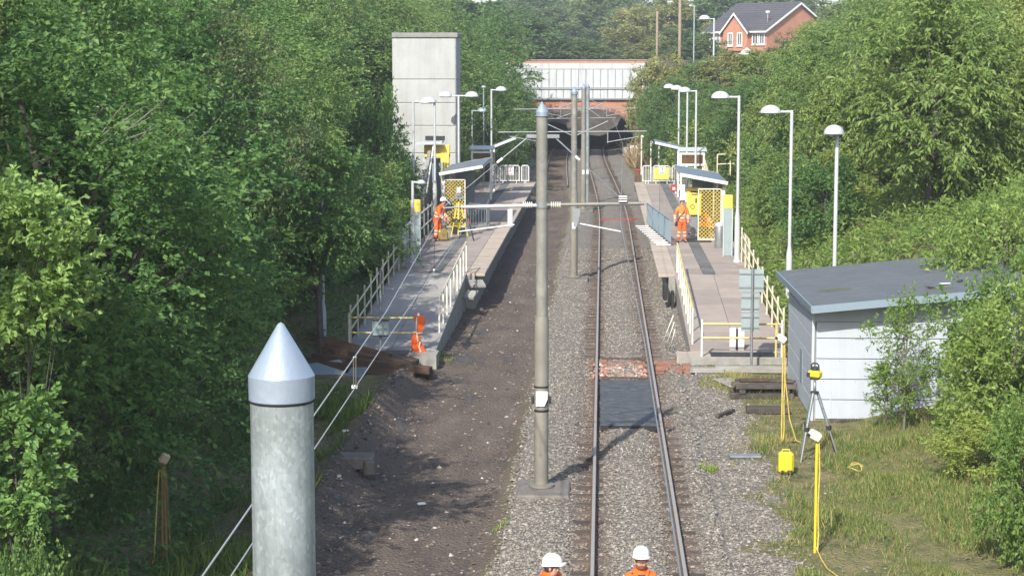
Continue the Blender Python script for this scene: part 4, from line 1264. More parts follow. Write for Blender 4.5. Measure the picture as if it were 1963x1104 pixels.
# far trees beyond the road bridge and along the skyline
GF = 'far trees beyond the road bridge'
LF = 'hazy blue green tree on the rise beyond the road bridge'
for px, pt in ((1012, 62), (1040, 78), (1066, 70), (1092, 84), (1118, 76), (1140, 88)):
    plant_px('far', px, pt, 232, 3.0, label='dark blue green tree standing directly behind the road bridge parapet', group='trees just beyond the road bridge')
for px in range(980, 1240, 26):
    for Y, b in ((330, 12), (420, 0)):
        plant_px('far', px + random.uniform(-9, 9), random.uniform(-30, 12) + b, Y + random.uniform(-15, 15), random.uniform(5, 7), label=LF, group=GF)
for px, pt, Y, r, kd in ((1165, 95, 262, 3.5, 'dense'), (1200, 55, 256, 4.6, 'olive'), (1232, 12, 262, 5.5, 'olive'), (1275, -5, 256, 5.5, 'olive'), (1318, 0, 262, 5.5, 'far'), (1360, -15, 290, 6.5, 'far'), (1245, 78, 215, 3.0, 'olive'), (1300, 60, 220, 3.2, 'far'), (1345, 62, 222, 3.0, 'far')):
    plant_px(kd, px, pt, Y, r, label='olive green tree on the hilltop between the road bridge and the house', group='hilltop trees left of the house')
for px in range(1380, 1560, 34):
    plant_px('far', px, random.uniform(-25, 0), 330, 6.5, label='pale distant tree rising behind the roof of the brick house', group='trees behind the house')
for px in range(1700, 2010, 40):
    plant_px('far', px, random.uniform(-60, -20), 175 + random.uniform(-12, 12), 5.5, label='dark green tree along the top of the right bank', group='trees on top of the right bank')
for px in range(560, 985, 36):
    plant_px('far', px, random.uniform(-50, -8) if px < 880 else random.uniform(-4, 14), 205 + random.uniform(-15, 15), 5.6, label='dark green tree on the skyline behind the lift tower', group='skyline trees on the left')
for px in range(-20, 560, 60):
    plant_px('dense', px, random.uniform(-70, -30), 88 + random.uniform(-12, 12), 3.6, label='tall rounded tree along the top of the left wood, behind the others', group=GL)


# ------------------------------------------------------------------ ground cover
def cover(name, label, X, Y, hmax, L, W, material, direc_up=0.3, kind='stuff'):
    n = len(X)
    Z = hgt(X, Y)
    patch = fbm(X * 0.8, Y * 0.8, 3)
    z = Z + rng.random(n) * hmax * np.clip(patch * 1.9, 0.2, 1.3)
    d = rng.normal(0, 1, (n, 3)); d[:, 2] = d[:, 2] * 0.4 + direc_up
    me = leaves_mesh(name, np.stack([X, Y, z], -1), d, L * rng.uniform(0.6, 1.3, n), W, 0.1, material)
    return tag(link_mesh(name, me), label, kind=kind)


def blades(name, label, X, Y, hl, material, W=0.035):
    n = len(X)
    Z = hgt(X, Y)
    patch = np.clip(fbm(X * 1.1 + 3, Y * 1.1, 3) * 1.9, 0.3, 1.5)
    d = rng.normal(0, 0.42, (n, 3)); d[:, 2] = 1.0
    me = leaves_mesh(name, np.stack([X, Y, Z - 0.02], -1), d, hl * patch * rng.uniform(0.5, 1.35, n), W, 0.0, material, face_up=0.05)
    return tag(link_mesh(name, me), label, kind='stuff')


# weeds on the right slope behind the platform fence and round the lamps
X = rng.uniform(5.3, 15, 60000); Y = 49.5 + (112 - 49.5) * rng.random(60000) ** 1.25
k = (X > bank_start_r(Y) - 0.1 + 0.25 * rng.random(len(X)))
cover('undergrowth', 'bright green weeds covering the slope behind the right platform fence', X[k], Y[k], 0.75, 0.19, 0.20, M['leafG'], 0.5)
# left bank under the trees
X = -rng.uniform(6.6, 15, 42000); Y = 26 + (95 - 26) * rng.random(42000) ** 1.3
k = (X < -7.0 - np.where(Y > 50, 0.35, -0.4)) & ~((X > -8.6) & (Y > 44) & (Y < 51.2))
cover('undergrowth', 'dark weeds covering the ground under the left wood', X[k], Y[k], 0.5, 0.15, 0.26, M['leafA'], 0.3)
# patch of weeds beside the excavated bed, lower left
X = -rng.uniform(5.2, 9.2, 26000); Y = rng.uniform(26, 50, 26000)
w = fbm(X * 0.8 + 11, Y * 0.45, 3)
k = (w > 0.46) & (X < -5.35) & (Y < 45.5)
blades('grass', 'dark grass and weeds between the excavated bed and the left wood', X[k], Y[k], 0.30, M['grassdk'], 0.05)
# grass below the shed, right
X = rng.uniform(2.9, 11.5, 190000); Y = 26 + (48 - 26) * rng.random(190000) ** 1.3
b, s, g = ground_weights(X, Y)
w = fbm(X * 0.75 + 31, Y * 0.4, 3)
dens = np.clip((g - 0.35) * 1.6, 0, 1) * np.clip((w - 0.30) * 4, 0.05, 1) * np.where(X < 5.0, np.where(Y > 38.5, 0.35, 0.75), 1.0) * (~((X > 4.6) & (X < 9.3) & (Y > 42.2)))
k = rng.random(len(X)) < dens
kk = rng.random(k.sum()) < 0.55
blades('grass', 'sunlit yellowing grass in front of the shed on the right', X[k][kk], Y[k][kk], 0.17, M['grass'], 0.04)
blades('grass', 'green tufts mixed through the grass in front of the shed', X[k][~kk], Y[k][~kk], 0.19, M['grassdk'], 0.05)
X = rng.uniform(2.4, 5.0, 16000); Y = rng.uniform(33, 49, 16000)
w = fbm(X * 0.9 + 71, Y * 0.5, 3)
k = (w > 0.50) & (rng.random(len(X)) < np.clip((w - .5) * 7, 0, .8) * sstep(X, 2.5, 3.6))
blades('grass', 'thin yellow green grass coming up through the grey stones', X[k], Y[k], 0.15, M['grass'], 0.06)
# little weeds by the rail
for px, py, nn, rr in ((1358, 898, 160, 0.17), (1380, 735, 500, 0.55), (1400, 745, 350, 0.4), (955, 1000, 120, 0.2), (845, 672, 420, 0.45)):
    p = at(px, py, z=-0.1)
    a = rng.uniform(0, 6.28, nn); q = rr * np.sqrt(rng.random(nn))
    blades('weed_tuft', 'small tuft of weeds growing in the stones', p.x + q * np.cos(a), p.y + 1.6 * q * np.sin(a), 0.17, M['leafG' if nn < 200 else 'grass'], 0.08)
# dry grass beside the tunnel mouth and on the bridge end
for px, py, Y0, nn, rx, ry, hh in ((1240, 305, 148, 2600, 1.3, 6, 1.3), (1228, 118, 172, 1500, 1.6, 2, 0.9)):
    p = at(px, py, Y=Y0)
    X = p.x + rng.uniform(-rx, rx, nn); Y = Y0 + rng.uniform(-ry, ry, nn)
    blades('dry_grass', 'tall straw coloured dead grass beside the tunnel mouth', X, Y, hh, M['drygrass'], 0.03)
# ------------------------------------------------------------------ overhead line masts
def mast(label, X, Y, ztop, r, arms, zb=-0.1, plinth=True, stepped=True, capr=1.18, arm_z=5.28, tie_z=6.6, sign=False, detail=True, base_r=None):
    t = empty('catenary_mast', (X, Y, zb), 0, label, 'mast', 'masts of the overhead line')
    h = ztop - zb
    caph = r * 2.45
    if stepped:
        hs = 3.35
        MB().lathe([(r * 1.2, 0), (r * 1.2, hs - 0.1), (r * 1.0, hs)], n=24).build('lower_pole', M['mastlow'], t)
        MB().lathe([(r, hs - 0.02), (r * 0.94, h - caph * .75)], n=24).build('upper_pole', M['mast'], t)
    else:
        MB().lathe([(r * 1.03, 0), (r, h - caph * .75)], n=48).build('pole', M['galvpole'], t)
    c0 = h - caph
    nn_ = 48 if not stepped else 20
    MB().lathe([(r * 1.045, c0), (r * 1.05, c0 + caph * 0.305)], n=nn_).lathe([(r * 1.053, c0 + caph * .306), (r * 0.10, h - 0.008), (0.0, h)], n=nn_).build('cap', M['cap'], t)
    MB().lathe([(r * 1.01, c0 - .012), (r * 1.05, c0 - .004)], n=nn_).build('cap_rim', M['dark'], t)
    if plinth:
        MB().box((0.05, -0.1, -0.1), (1.0, 1.35, 0.36), bev=0.03).build('concrete_base', M['plinth'], t)
        MB().lathe([(r * 2.2, 0.09), (r * 2.2, 0.13), (r * 1.25, 0.14), (r * 1.2, 0.2)], n=20).build('flange', M['mastlow'], t)
    return t


# nearest mast, left
p = at(538, 617, Y=7.0)
near = mast('thick new galvanised mast with a bright cone cap, nearest the camera', p.x, 7.0, p.z, 0.120, 0, zb=-0.3, plinth=True, stepped=False)

# centre mast
p = at(1039, 195, Y=35.1)
m1 = mast('tall brown grey mast with a pointed cap on a concrete base beside the track', p.x, 35.1, p.z, 0.112, 0)
B = Vector((p.x, 35.1, -0.1))


def local(root, px, py, Y):
    return at(px, py, Y=Y) - root.location


MB().box((0.02, 0.02, 0), (0.62, 0.1, 0.075), bev=0.01).build('bracket', M['steel'], m1, (0, 0, (at(1039, 262, Y=35.1) - m1.location).z))
for px, py in ((848, 399), (1196, 386)):
    e = local(m1, px, py, 35.1)
    s = local(m1, 1013 if px < 1000 else 1063, 263, 35.1)
    mdl = s.lerp(e, 0.30)
    stick('tie_rod', s, mdl, 0.016, M['steel'], m1)
    stick('tie_insulator', mdl, s.lerp(e, 0.36), 0.026, M['white'], m1)
    stick('tie_wire', s.lerp(e, 0.36), e, 0.007, M['steel'], m1)
az = local(m1, 1039, 393, 35.1).z
stick('cantilever_arm', local(m1, 1030, 394, 35.05), local(m1, 884, 397, 35.05), 0.033, M['lampwhite'], m1)
stick('cantilever_arm', local(m1, 884, 397, 35.05), local(m1, 850, 399, 35.05), 0.016, M['steel'], m1)
stick('cantilever_arm', local(m1, 1048, 393, 35.05), local(m1, 1235, 390, 35.05), 0.032, M['mast'], m1)
for px in (1012, 1066):
    q = local(m1, px, 393, 35.05)
    ins = MB()
    prof = []
    for k in range(5):
        prof += [(0.03, -0.10 + k * .04), (0.062, -0.09 + k * .04), (0.062, -0.08 + k * .04), (0.03, -0.07 + k * .04)]
    ins.lathe(prof, n=12)
    ins.build('insulator', M['paleyellow'], m1, q, (0, R(90), 0))
MB().lathe([(0.125, -0.05), (0.125, 0.05)], n=20).build('clamp', M['steel'], m1, (0, 0, az))
# steady arms
q = local(m1, 978, 402, 35.0)
MB().box((0, 0, -0.16), (0.10, 0.05, 0.34), bev=0.01).build('drop_bracket', M['lampwhite'], m1, q)
stick('steady_arm', local(m1, 986, 431, 34.9), local(m1, 880, 444, 34.6), 0.013, M['white'], m1)
q = local(m1, 1105, 400, 35.0)
MB().prism([(-.07, 0), (.07, 0), (.07, -.10), (0.01, -0.34), (-.05, -.34)], -.03, .03, 'Y').build('drop_bracket', M['steel'], m1, q)
stick('steady_arm', local(m1, 1112, 429, 34.9), local(m1, 1190, 444, 34.6), 0.013, M['white'], m1)
ins = MB()
for k in range(3): ins.box((0, 0, k * 0.045), (0.16, 0.06, 0.022), bev=0.005)
ins.build('contact_clamp', M['white'], m1, local(m1, 1194, 386, 35.0))
# straps, plate and wrapped sign on the lower pole
for py, hh in ((742, .035), (788, .045)):
    MB().lathe([(0.1385, 0), (0.1385, hh)], n=20).build('strap', M['black'], m1, (0, 0, local(m1, 1039, py, 35.1).z))
z0 = local(m1, 1039, 766, 35.1).z
MB().prism([(-.10, -.1), (.06, -.1), (.12, .04), (.12, .19), (-.10, .19)], -0.162, -0.150, 'Y').build('plate', M['white'], m1, (0, 0, z0))
for s in (-1, 1):
    MB().box((s * .165, -0.02, 0), (.05, .08, .14), bev=0.012).build('cable_clip', M['dark'], m1, (0, 0, z0))

# farther masts
for (px, pt, pb, Y, r, lb, arm, ws) in (
        (1101, 166, 530, 70.2, 0.12, 'second mast along the line, on its own concrete base', (955, 1240, 254), True),
        (1119, 160, 402, 103.0, 0.13, 'third mast along the line, slim and grey, with a white plate', (985, 1220, 210), True),
        (1127, 160, 392, 108.0, 0.10, 'pale slim mast just right of the third mast', None, True)):
    p = at(px, pt, Y=Y)
    t = mast(lb, p.x, Y, p.z, r, 0, plinth=True, stepped=(r > .11))
    if arm:
        a, b = local(t, arm[0], arm[2], Y), local(t, arm[1], arm[2] - 2, Y)
        stick('cantilever_arm', a, b, 0.026, M['steel'], t)
        zc = a.z
        for sx in (-1, 1):
            stick('tie_rod', Vector((0, 0, zc - 0.15)), Vector((sx * 1.25, 0, zc + 0.42)), 0.022, M['steel'], t)
            stick('steady_arm', Vector((sx * 1.25, -.1, zc - 0.35)), Vector((sx * 2.4, -.1, zc - 0.15)), 0.018, M['steel'], t)
            stick('drop_arm', Vector((sx * 1.25, 0, zc)), Vector((sx * 1.25, 0, zc - 0.4)), 0.026, M['steel'], t)
    q = local(t, px, 432 if Y < 80 else 330, Y)
    MB().box((0, -r * 1.28, 0), (0.13, 0.02, 0.24)).build('number_plate', M['white'], t, (0, 0, q.z))
# arm frames deeper in, over the far tracks
for Y, py, xa, xb, lb in ((128, 228, 1040, 1180, 'thin pale steel arm carrying wires in front of the brick arch'), (142, 208, 1045, 1190, 'thin pale steel arm highest in front of the brick arch')):
    a, b = at(xa, py, Y=Y), at(xb, py - 2, Y=Y)
    t = empty('steel_gantry', a, 0, lb, 'wire arm', 'steel arms before the bridge arch')
    stick('arm', Vector((0, 0, 0)), b - a, 0.025, M['steel'], t)
    c = at(1125, py, Y=Y) - a
    stick('brace', Vector((0.9, 0, 0)), c + Vector((0, 0, 0.75)), 0.026, M['steel'], t)
    stick('brace', b - a - Vector((1.0, 0, 0)), c + Vector((0, 0, .75)), 0.026, M['steel'], t)
    MB().lathe([(0.09, -7), (0.09, 1.1)], n=10).build('pole', M['steel'], t, (c.x, 0.12, 0))

M['wirem'] = mat('wire metal', (0.34, 0.35, 0.36), 0.6)
# wires
def wire(label, pts, r, material='steel'):
    pts = [Vector(p) for p in pts]
    o = MB().path([p - pts[0] for p in pts], r, 6, caps=False).build('wire', M[material], None, pts[0])
    return tag(o, label, 'wire', 'overhead line wires')


CL = at(852, 400, Y=35.0)
wa = wire('upper thick wire of the overhead line above the left side, passing behind the near mast', [at(300, 1230, Y=9.4), at(606, 790, Y=14.6), at(740, 598, Y=21.5), CL], 0.0065, 'wirem')
CL2 = at(884, 446, Y=34.6)
wb_ = wire('lower contact wire above the left side, hanging from droppers', [at(360, 1230, Y=10.6), at(604, 858, Y=16.0), at(752, 636, Y=22.6), CL2], 0.006, 'wirem')
t = empty('dropper', at(680, 684, Y=17.9), 0, 'double dropper rod linking the two wires right of the near mast', 'dropper')
d = at(680, 741, Y=19.3) - t.location
for s in (-.012, .012):
    stick('rod', (s, 0, 0), d + Vector((s, 0, 0)), 0.005, M['paleyellow'], t)
MB().box((0, 0, 0), (.06, .04, .03)).build('clip', M['white'], t, d)
t = empty('dropper', at(833, 462, Y=30), 0, 'thin plumb wire with a small white weight over the left ramp', 'dropper')
d = at(832, 518, Y=30) - t.location
stick('rod', (0, 0, 0), d, 0.004, M['dark'], t)
MB().lathe([(0.0, -.03), (.02, 0), (0, .03)], n=8).build('weight', M['white'], t, d)
CR = at(1195, 384, Y=35.0)
wire('contact wire above the single track, running towards the bridge', [(0.47, 4.0, 5.05), (0.46, 20, 5.04), (CR.x - 0.05, 35, 5.03), (0.75, 70, 5.0), (0.55, 103, 5.0), (-0.4, 150, 4.4), (-0.65, 173, 3.5)], 0.0075)
wire('carrying wire from the left arm on towards the second mast', [CL, (-2.6, 70, 5.15), (-3.0, 103, 5.1), (-3.9, 150, 4.4), (-4.0, 173, 3.6)], 0.004, 'dark')
wire('second wire over the far left track, sagging into the tunnel', [CL2, (-2.9, 70, 4.9), (-3.2, 103, 4.9), (-4.4, 172, 3.2)], 0.004, 'dark')

# ------------------------------------------------------------------ lamps
def lamp(label, X, Y, zb, ztop, arm, rz=0.0, r=0.055, matn='lampwhite', head=0.33, base=True, group='white lamps of the station', double=False, bh=1.6):
    t = empty('street_lamp', (X, Y, zb), rz, label, 'lamp', group)
    h = ztop - zb
    if base:
        MB().lathe([(r * 2.6, -0.3), (r * 2.6, 0.06), (r * 1.9, 0.10), (r * 1.75, bh), (r * 1.0, bh + 0.28)], n=12).build('base', M[matn], t)
        MB().lathe([(r, bh + 0.2), (r * 0.95, h + 0.02)], n=12).build('post', M[matn], t)
    else:
        MB().lathe([(r * 1.1, -0.3), (r * 0.95, h + 0.02)], n=12).build('post', M[matn], t)
    dome = MB()
    pr = [(head, 0)] + [(head * math.cos(a), head * 0.74 * math.sin(a)) for a in np.linspace(0.25, 1.57, 6)]
    dome.lathe(pr, n=18, sx=1.0, sy=0.8)
    dm = dome.mesh('lamp_head', M[matn])
    len_ = MB().lathe([(head * .8, -.035), (head * .85, 0.0)], n=14, sy=.8).mesh('lens', M['clear'])
    for s in ((-1, 1) if double else (1,)):
        a = arm * s
        if abs(arm) > 0.01:
            stick('arm', (0, 0, h - 0.03), (a * 0.62, 0, h - 0.03), 0.038, M[matn], t)
        hd = link_mesh('lamp_head', dm, t, (a, 0, h - 0.06))
        link_mesh('lens', len_, hd, (0, 0, 0))
    return t


def lamp_px(label, px, pt, Y, arm, zb=None, **kw):
    p = at(px, pt, Y=Y)
    z = float(hgt(p.x, Y)) if zb is None else zb
    return lamp(label, p.x, Y, z, p.z, arm, **kw)


lamp_px('tallest white lamp on the right platform, standing at the ramp head', 1417, 185, 67.0, -0.66, PZ)
lamp_px('white dome lamp on the bank, second from the right', 1518, 213, 59.5, -0.66, None)
lamp_px('white lamp right of the others with its dome seen end on, behind the shed', 1605, 252, 51.0, -0.22, None, rz=R(60))
lamp_px('first of three slim white lamps close together beyond the right shelter', 1335, 174, 97, -0.60, PZ)
lamp_px('middle one of three slim white lamps beyond the right shelter', 1318, 170, 105, -0.60, PZ)
lamp_px('farthest and leftmost of three slim white lamps beyond the right shelter', 1302, 167, 112, -0.60, PZ)
lamp_px('white lamp with its head turned right, left of the road bridge', 942, 172, 108, 0.55, PZ)
lamp_px('grey lamp in front of the pale lift tower, its dome to the left', 833, 195, 84.0, -0.35, PZ)
lamp_px('slim lamp at the left side of the lift tower with its arm to the right', 792, 194, 84.0, 0.72, PZ, base=False)
lamp_px('double headed white lamp at the right corner of the lift tower', 879, 183, 88.5, 0.62, PZ, double=True, base=False)
lamp_px('dark green grey lamp under the trees right of the lift tower', 905, 212, 110, 0.6, 0.5, matn='teal', base=False, r=0.05)
t = lamp_px('slim park lamp with a small globe among the trees right of the tower', 927, 166, 114, 0.0, 0.6, matn='teal', base=False, r=0.045, head=0.16)
# lamp at the foot of the left ramp, mostly hidden by leaves
p = at(620, 650, Y=52.0)
t = lamp('grey lamp post rising into the leaves left of the left ramp, with a blue tag', p.x, 52, p.z, p.z + 5.4, -0.6, r=0.05, bh=0.75)
MB().box((0.03, -0.09, 2.05), (0.2, 0.06, 0.3), bev=0.01).build('tag', M['blue'], t)
lamp_px('slender grey post at the left ramp head, half hidden by leaves', 791, 348, 66.0, 0.3, PZ, head=0.16, bh=1.0)
# lamps on the hill
lamp_px('white street lamp in front of the left corner of the brick house', 1369, 36, 150, -0.75, None, r=0.07, head=0.45, base=False)
lamp_px('slim tall lamp post between the telegraph pole and the house', 1331, 11, 165, -0.3, None, r=0.06, head=0.2, base=False, matn='teal')
lamp_px('short white dome lamp high among the trees right of the house', 1640, 103, 75, -0.08, None, head=0.20, base=False)
for px, pt, Y, r, mt, lb in ((1304, -30, 170, 0.13, 'wood', 'tall pale wooden telegraph pole on the hill'), (1260, 22, 185, 0.11, 'wood', 'weathered short pole left of the telegraph pole'), (687, -40, 110, 0.07, 'steel', 'slim grey pole rising above the wood on the left')):
    p = at(px, pt, Y=Y); z = float(hgt(p.x, Y))
    t = empty('pole', (p.x, Y, z - .4), 0, lb, 'pole')
    MB().lathe([(r * 1.2, 0), (r, p.z - z + .4)], n=10).build('shaft', M[mt], t)
    if mt == 'wood' and pt < 0:
        MB().box((0, 0, p.z - z), (1.4, 0.1, 0.12)).build('crossarm', M['wood'], t)

# ------------------------------------------------------------------ signs on posts, seen from behind
p = at(1440, 705, z=-0.05)
t = empty('sign_post', (p.x, p.y, -0.2), 0, 'grey post carrying three sign plates seen from behind, right of the right ramp', 'sign')
hp_ = at(1440, 513, Y=p.y).z + 0.2
stick('post', (0, 0, 0), (0, 0, hp_), 0.035, M['steel'], t)
for (xa, ya, xb, yb) in ((1417, 516, 1464, 560), (1421, 563, 1455, 599), (1421, 601, 1455, 635)):
    a, b = at(xa, ya, Y=p.y + .06), at(xb, yb, Y=p.y + .06)
    c = (a + b) / 2 - t.location
    pl = MB().box((0, 0, 0), (b.x - a.x, 0.012, a.z - b.z), bev=0.003).build('sign_plate', M['teal'], t, c)
    for s in (-.3, .3):
        MB().box((0, -0.018, s * (a.z - b.z)), (b.x - a.x, 0.02, 0.035)).build('stiffener', M['steel'], pl)
p = at(730, 665, Y=50.7)
t = empty('sign_post', (p.x, p.y, 0.0), 0, 'dark post carrying one grey sign plate before the left ramp', 'sign')
stick('post', (0, 0, 0), (0, 0, at(728, 515, Y=50.7).z), 0.035, M['steel'], t)
a, b = at(714, 612, Y=50.6), at(746, 645, Y=50.6)
pl = MB().box((0, 0, 0), (b.x - a.x, 0.012, a.z - b.z), bev=0.003).build('sign_plate', M['teal'], t, (a + b) / 2 - t.location)
for s in (-.45, .45):
    MB().box((0, -0.018, s * (a.z - b.z)), (b.x - a.x, 0.02, 0.03)).build('stiffener', M['dark'], pl)


# ------------------------------------------------------------------ shelters and platform furniture
def lattice(w, h, pitch, r, material, parent, loc, back=None):
    mb = MB()
    n = int((w + h) / pitch)
    for k in range(n + 1):
        c = k * pitch
        x0, z0 = (c, 0) if c < w else (w, c - w)
        x1, z1 = (0, c) if c < h else (c - h, h)
        mb.tube((x0, 0, z0), (x1, 0, z1), r, n=4, caps=False)
        mb.tube((w - x0, 0.012, z0), (w - x1, 0.012, z1), r, n=4, caps=False)
    return mb.build('mesh_infill', material, parent, loc)


def shelter(label, X0, X1, Y0, Y1, zl, zh, s):
    """s=+1: low back edge at +X"""
    t = empty('platform_shelter', (X0, Y0, PZ), 0, label, 'shelter', 'waiting shelters')
    w, d = X1 - X0, Y1 - Y0
    zA, zB = (zh, zl) if s > 0 else (zl, zh)
    ang = -math.atan2(zA - zB, w)
    mid = (zA + zB) / 2
    MB().box((0, 0, 0), (w * 1.02, d + 0.5, 0.06), ry=0, bev=0.01).build('roof', M['shelterroof'], t, (w / 2, d / 2, mid + 0.05), (0, -ang, 0))
    for y in (-0.27, d + 0.27):
        MB().box((0, 0, 0), (w * 1.03, 0.05, 0.13)).build('fascia', M['white'], t, (w / 2, y, mid + 0.02), (0, -ang, 0))
    MB().box((0, 0, 0), (0.05, d + 0.5, 0.12)).build('gutter', M['white'], t, (0.02 if s > 0 else w - 0.02, d / 2, max(zA, zB)))
    bx_ = w - 0.12 if s > 0 else 0.12
    for y in (0.1, d / 2, d - 0.1):
        MB().box((bx_, y, (zl - .05) / 2), (0.12, 0.12, zl - 0.05), bev=0.01).build('post', M['white'], t)
    fx = 0.75 if s > 0 else w - 0.75
    # end screen of yellow mesh facing the ramp
    lo_ = min(bx_, fx)
    ew = abs(bx_ - fx) - 0.1
    ex = lo_ + (0.0 if s > 0 else 0.08)
    lattice(ew, 2.0, 0.15, 0.012, M['yellow'], t, (ex, 0.02, 0.03))
    for xx in (ex, ex + ew):
        MB().box((xx, 0.02, 1.03), (0.04, 0.05, 2.06)).build('mesh_frame', M['paleyellow'], t)
    for zz in (0.03, 2.05):
        MB().box((ex + ew / 2, 0.02, zz), (ew, 0.05, 0.045)).build('mesh_frame', M['paleyellow'], t)
    # glazed back
    for k in range(3):
        MB().box((bx_, d * (k + .5) / 3, 1.2), (0.03, d / 3 - 0.12, 2.0)).build('glass_panel', M['clear'], t)
    # far end: solid yellow screen
    MB().box((ex + ew / 2, d - 0.05, 1.1), (ew, 0.04, 2.0)).build('end_panel', M['clear'], t)
    # bench
    bxx = bx_ - s * 0.35
    MB().box((bxx, d * .5, 0.46), (0.36, d * 0.72, 0.05), bev=0.01).build('bench_seat', M['lampwhite'], t)
    for y in (d * .2, d * .8):
        MB().box((bxx, y, 0.22), (0.3, 0.06, 0.44)).build('bench_leg', M['steel'], t)
    return t


shelter('right shelter with a dark roof and a yellow mesh screen over the seated worker', 3.1, 4.98, 75.4, 81.0, 2.28, 2.62, +1)
shelter('left shelter with a pale sloping roof and yellow mesh screen, before the lift tower', -7.0, -5.15, 80.8, 87.0, 2.30, 2.62, -1)


def display(label, px0, py0, px1, py1, Y, s):
    a, b = at(px0, py0, Y=Y), at(px1, py1, Y=Y)
    t = empty('display_stand', (a.x, Y, PZ), 0, label, 'display', 'passenger displays')
    w, zt_, zb_ = b.x - a.x, a.z - PZ, b.z - PZ
    fr = MB()
    fr.box((w / 2, 0, zt_ - .05), (w, 0.16, 0.10)).box((w / 2, 0, zb_ + .05), (w, 0.16, 0.10)).box((0.05, 0, (zt_ + zb_) / 2), (0.10, 0.16, zt_ - zb_ - .2)).box((w - .05, 0, (zt_ + zb_) / 2), (0.10, 0.16, zt_ - zb_ - .2))
    fr.build('frame', M['white'], t)
    MB().box((w / 2, 0.02, (zt_ + zb_) / 2), (w - .2, 0.1, zt_ - zb_ - .2)).build('screen', M['screen'], t)
    for x in (0.08, w - .08) if s else (w - .08,):
        MB().box((x, 0.05, zb_ / 2), (0.11, 0.11, zb_), bev=0.01).build('post', M['white'], t)
    MB().box((w / 2, 0.3, zt_ + .16), (w * 1.15, 0.9, 0.05), rx=0.15).build('hood', M['lampwhite'], t)
    return t


display('white framed brown display above the right shelter roof', 1303, 293, 1351, 318, 98, True)
display('white framed brown display stand beyond the left shelter', 903, 290, 944, 309, 97, True)
for lb, X0, X1, Y0, zl, zh, s in (('far right shelter roof half hidden behind the display', 2.75, 4.1, 99.5, 2.6, 2.9, 1), ('far left shelter roof tilted up behind the display', -6.1, -4.6, 101, 2.5, 3.1, -1)):
    t = empty('platform_shelter', (X0, Y0, PZ), 0, lb, 'shelter', 'waiting shelters')
    w = X1 - X0
    MB().box((0, 0, 0), (w, 3.2, 0.07), bev=.01).build('roof', M['shelterroof'], t, (w / 2, 1.6, (zl + zh) / 2), (0, s * math.atan2(zh - zl, w), 0))
    MB().box((0, 0, 0), (w, 0.05, 0.12)).build('fascia', M['white'], t, (w / 2, -0.02, (zl + zh) / 2 - .02), (0, s * math.atan2(zh - zl, w), 0))
    bx_ = w - .1 if s > 0 else .1
    for y in (0.15, 3.0):
        MB().box((bx_, y, zl / 2), (0.1, 0.1, zl)).build('post', M['white'], t)
    MB().box((bx_, 1.6, 1.2), (0.03, 2.6, 2.0)).build('glass_panel', M['clear'], t)


def crowd_barrier(label, a, b, h, sign=None, n=14, m='white', feet=True, group='barriers'):
    a, b = Vector(a), Vector(b)
    t = empty('barrier', a, math.atan2(b.y - a.y, b.x - a.x), label, 'barrier', group)
    L = (b - a).length
    f = MB()
    f.path([(0.03, 0, 0.12), (0.03, 0, h - 0.08), (0.1, 0, h), (L - 0.1, 0, h), (L - 0.03, 0, h - 0.08), (L - 0.03, 0, 0.12)], 0.028, 8)
    f.tube((0.03, 0, 0.16), (L - 0.03, 0, 0.16), 0.022)
    f.build('frame', M[m], t)
    for k in range(1, n):
        stick('bar', (L * k / n, 0, 0.16), (L * k / n, 0, h), 0.012, M[m], t)
    if feet:
        for x in (0.2, L - .2):
            MB().tube((x, -0.28, 0.03), (x, 0.28, 0.03), 0.025).build('foot', M[m], t)
            stick('leg', (x, 0, 0.03), (x, 0, 0.16), 0.022, M[m], t)
    return t


YB = 110.6
bl = [at(px, 350, z=PZ).x for px in (944, 958, 959, 998, 999, 1016)]
K = YB * 1.0
def bxp(px): return (px - VPX) * YB / F_PX
t1 = crowd_barrier('left part of the white metal barrier closing the left platform', (bxp(942), YB, PZ), (bxp(957), YB, PZ), 1.05, n=5, group='white barriers across the left platform')
t2 = crowd_barrier('middle part of the white barrier closing the left platform, with a white notice', (bxp(959), YB, PZ), (bxp(998), YB, PZ), 1.05, n=13, group='white barriers across the left platform')
t3 = crowd_barrier('right part of the white metal barrier closing the left platform', (bxp(1000), YB, PZ), (bxp(1016), YB, PZ), 1.05, n=6, group='white barriers across the left platform')
def notice(parent, x, z, w, h, face, mark, name='notice'):
    o = MB().box((x, -0.05, z), (w, 0.012, h)).build(name, M[face], parent)
    ring = MB()
    for k in range(14):
        a0, a1 = 2 * math.pi * k / 14, 2 * math.pi * (k + 1) / 14
        ring.tube((x + .13 * math.cos(a0), -0.06, z + .1 + .13 * math.sin(a0)), (x + .13 * math.cos(a1), -0.06, z + .1 + .13 * math.sin(a1)), 0.014, n=4, caps=False)
    ring.build('symbol_ring', M[mark], o)
    MB().box((x, -0.06, z + .1), (0.05, 0.01, 0.17)).build('symbol_figure', M['dark'], o)
    MB().box((x, -0.06, z - h * .36), (w * .8, 0.01, 0.05)).build('text_line', M[mark], o)
    return o
notice(t2, 0.62, 0.72, 0.42, 0.50, 'white', 'red')
bsx = [1232, 1252, 1254, 1286, 1288, 1298]
t4 = crowd_barrier('left part of the white metal barrier closing the right platform', (bxp(1232), YB, PZ), (bxp(1250), YB, PZ), 1.05, n=6, group='white barriers across the right platform')
t5 = crowd_barrier('yellow sheeted middle part of the white barrier on the right platform', (bxp(1252), YB, PZ), (bxp(1286), YB, PZ), 1.05, n=11, group='white barriers across the right platform')
t6 = crowd_barrier('right part of the white metal barrier closing the right platform', (bxp(1288), YB, PZ), (bxp(1299), YB, PZ), 1.05, n=4, group='white barriers across the right platform')
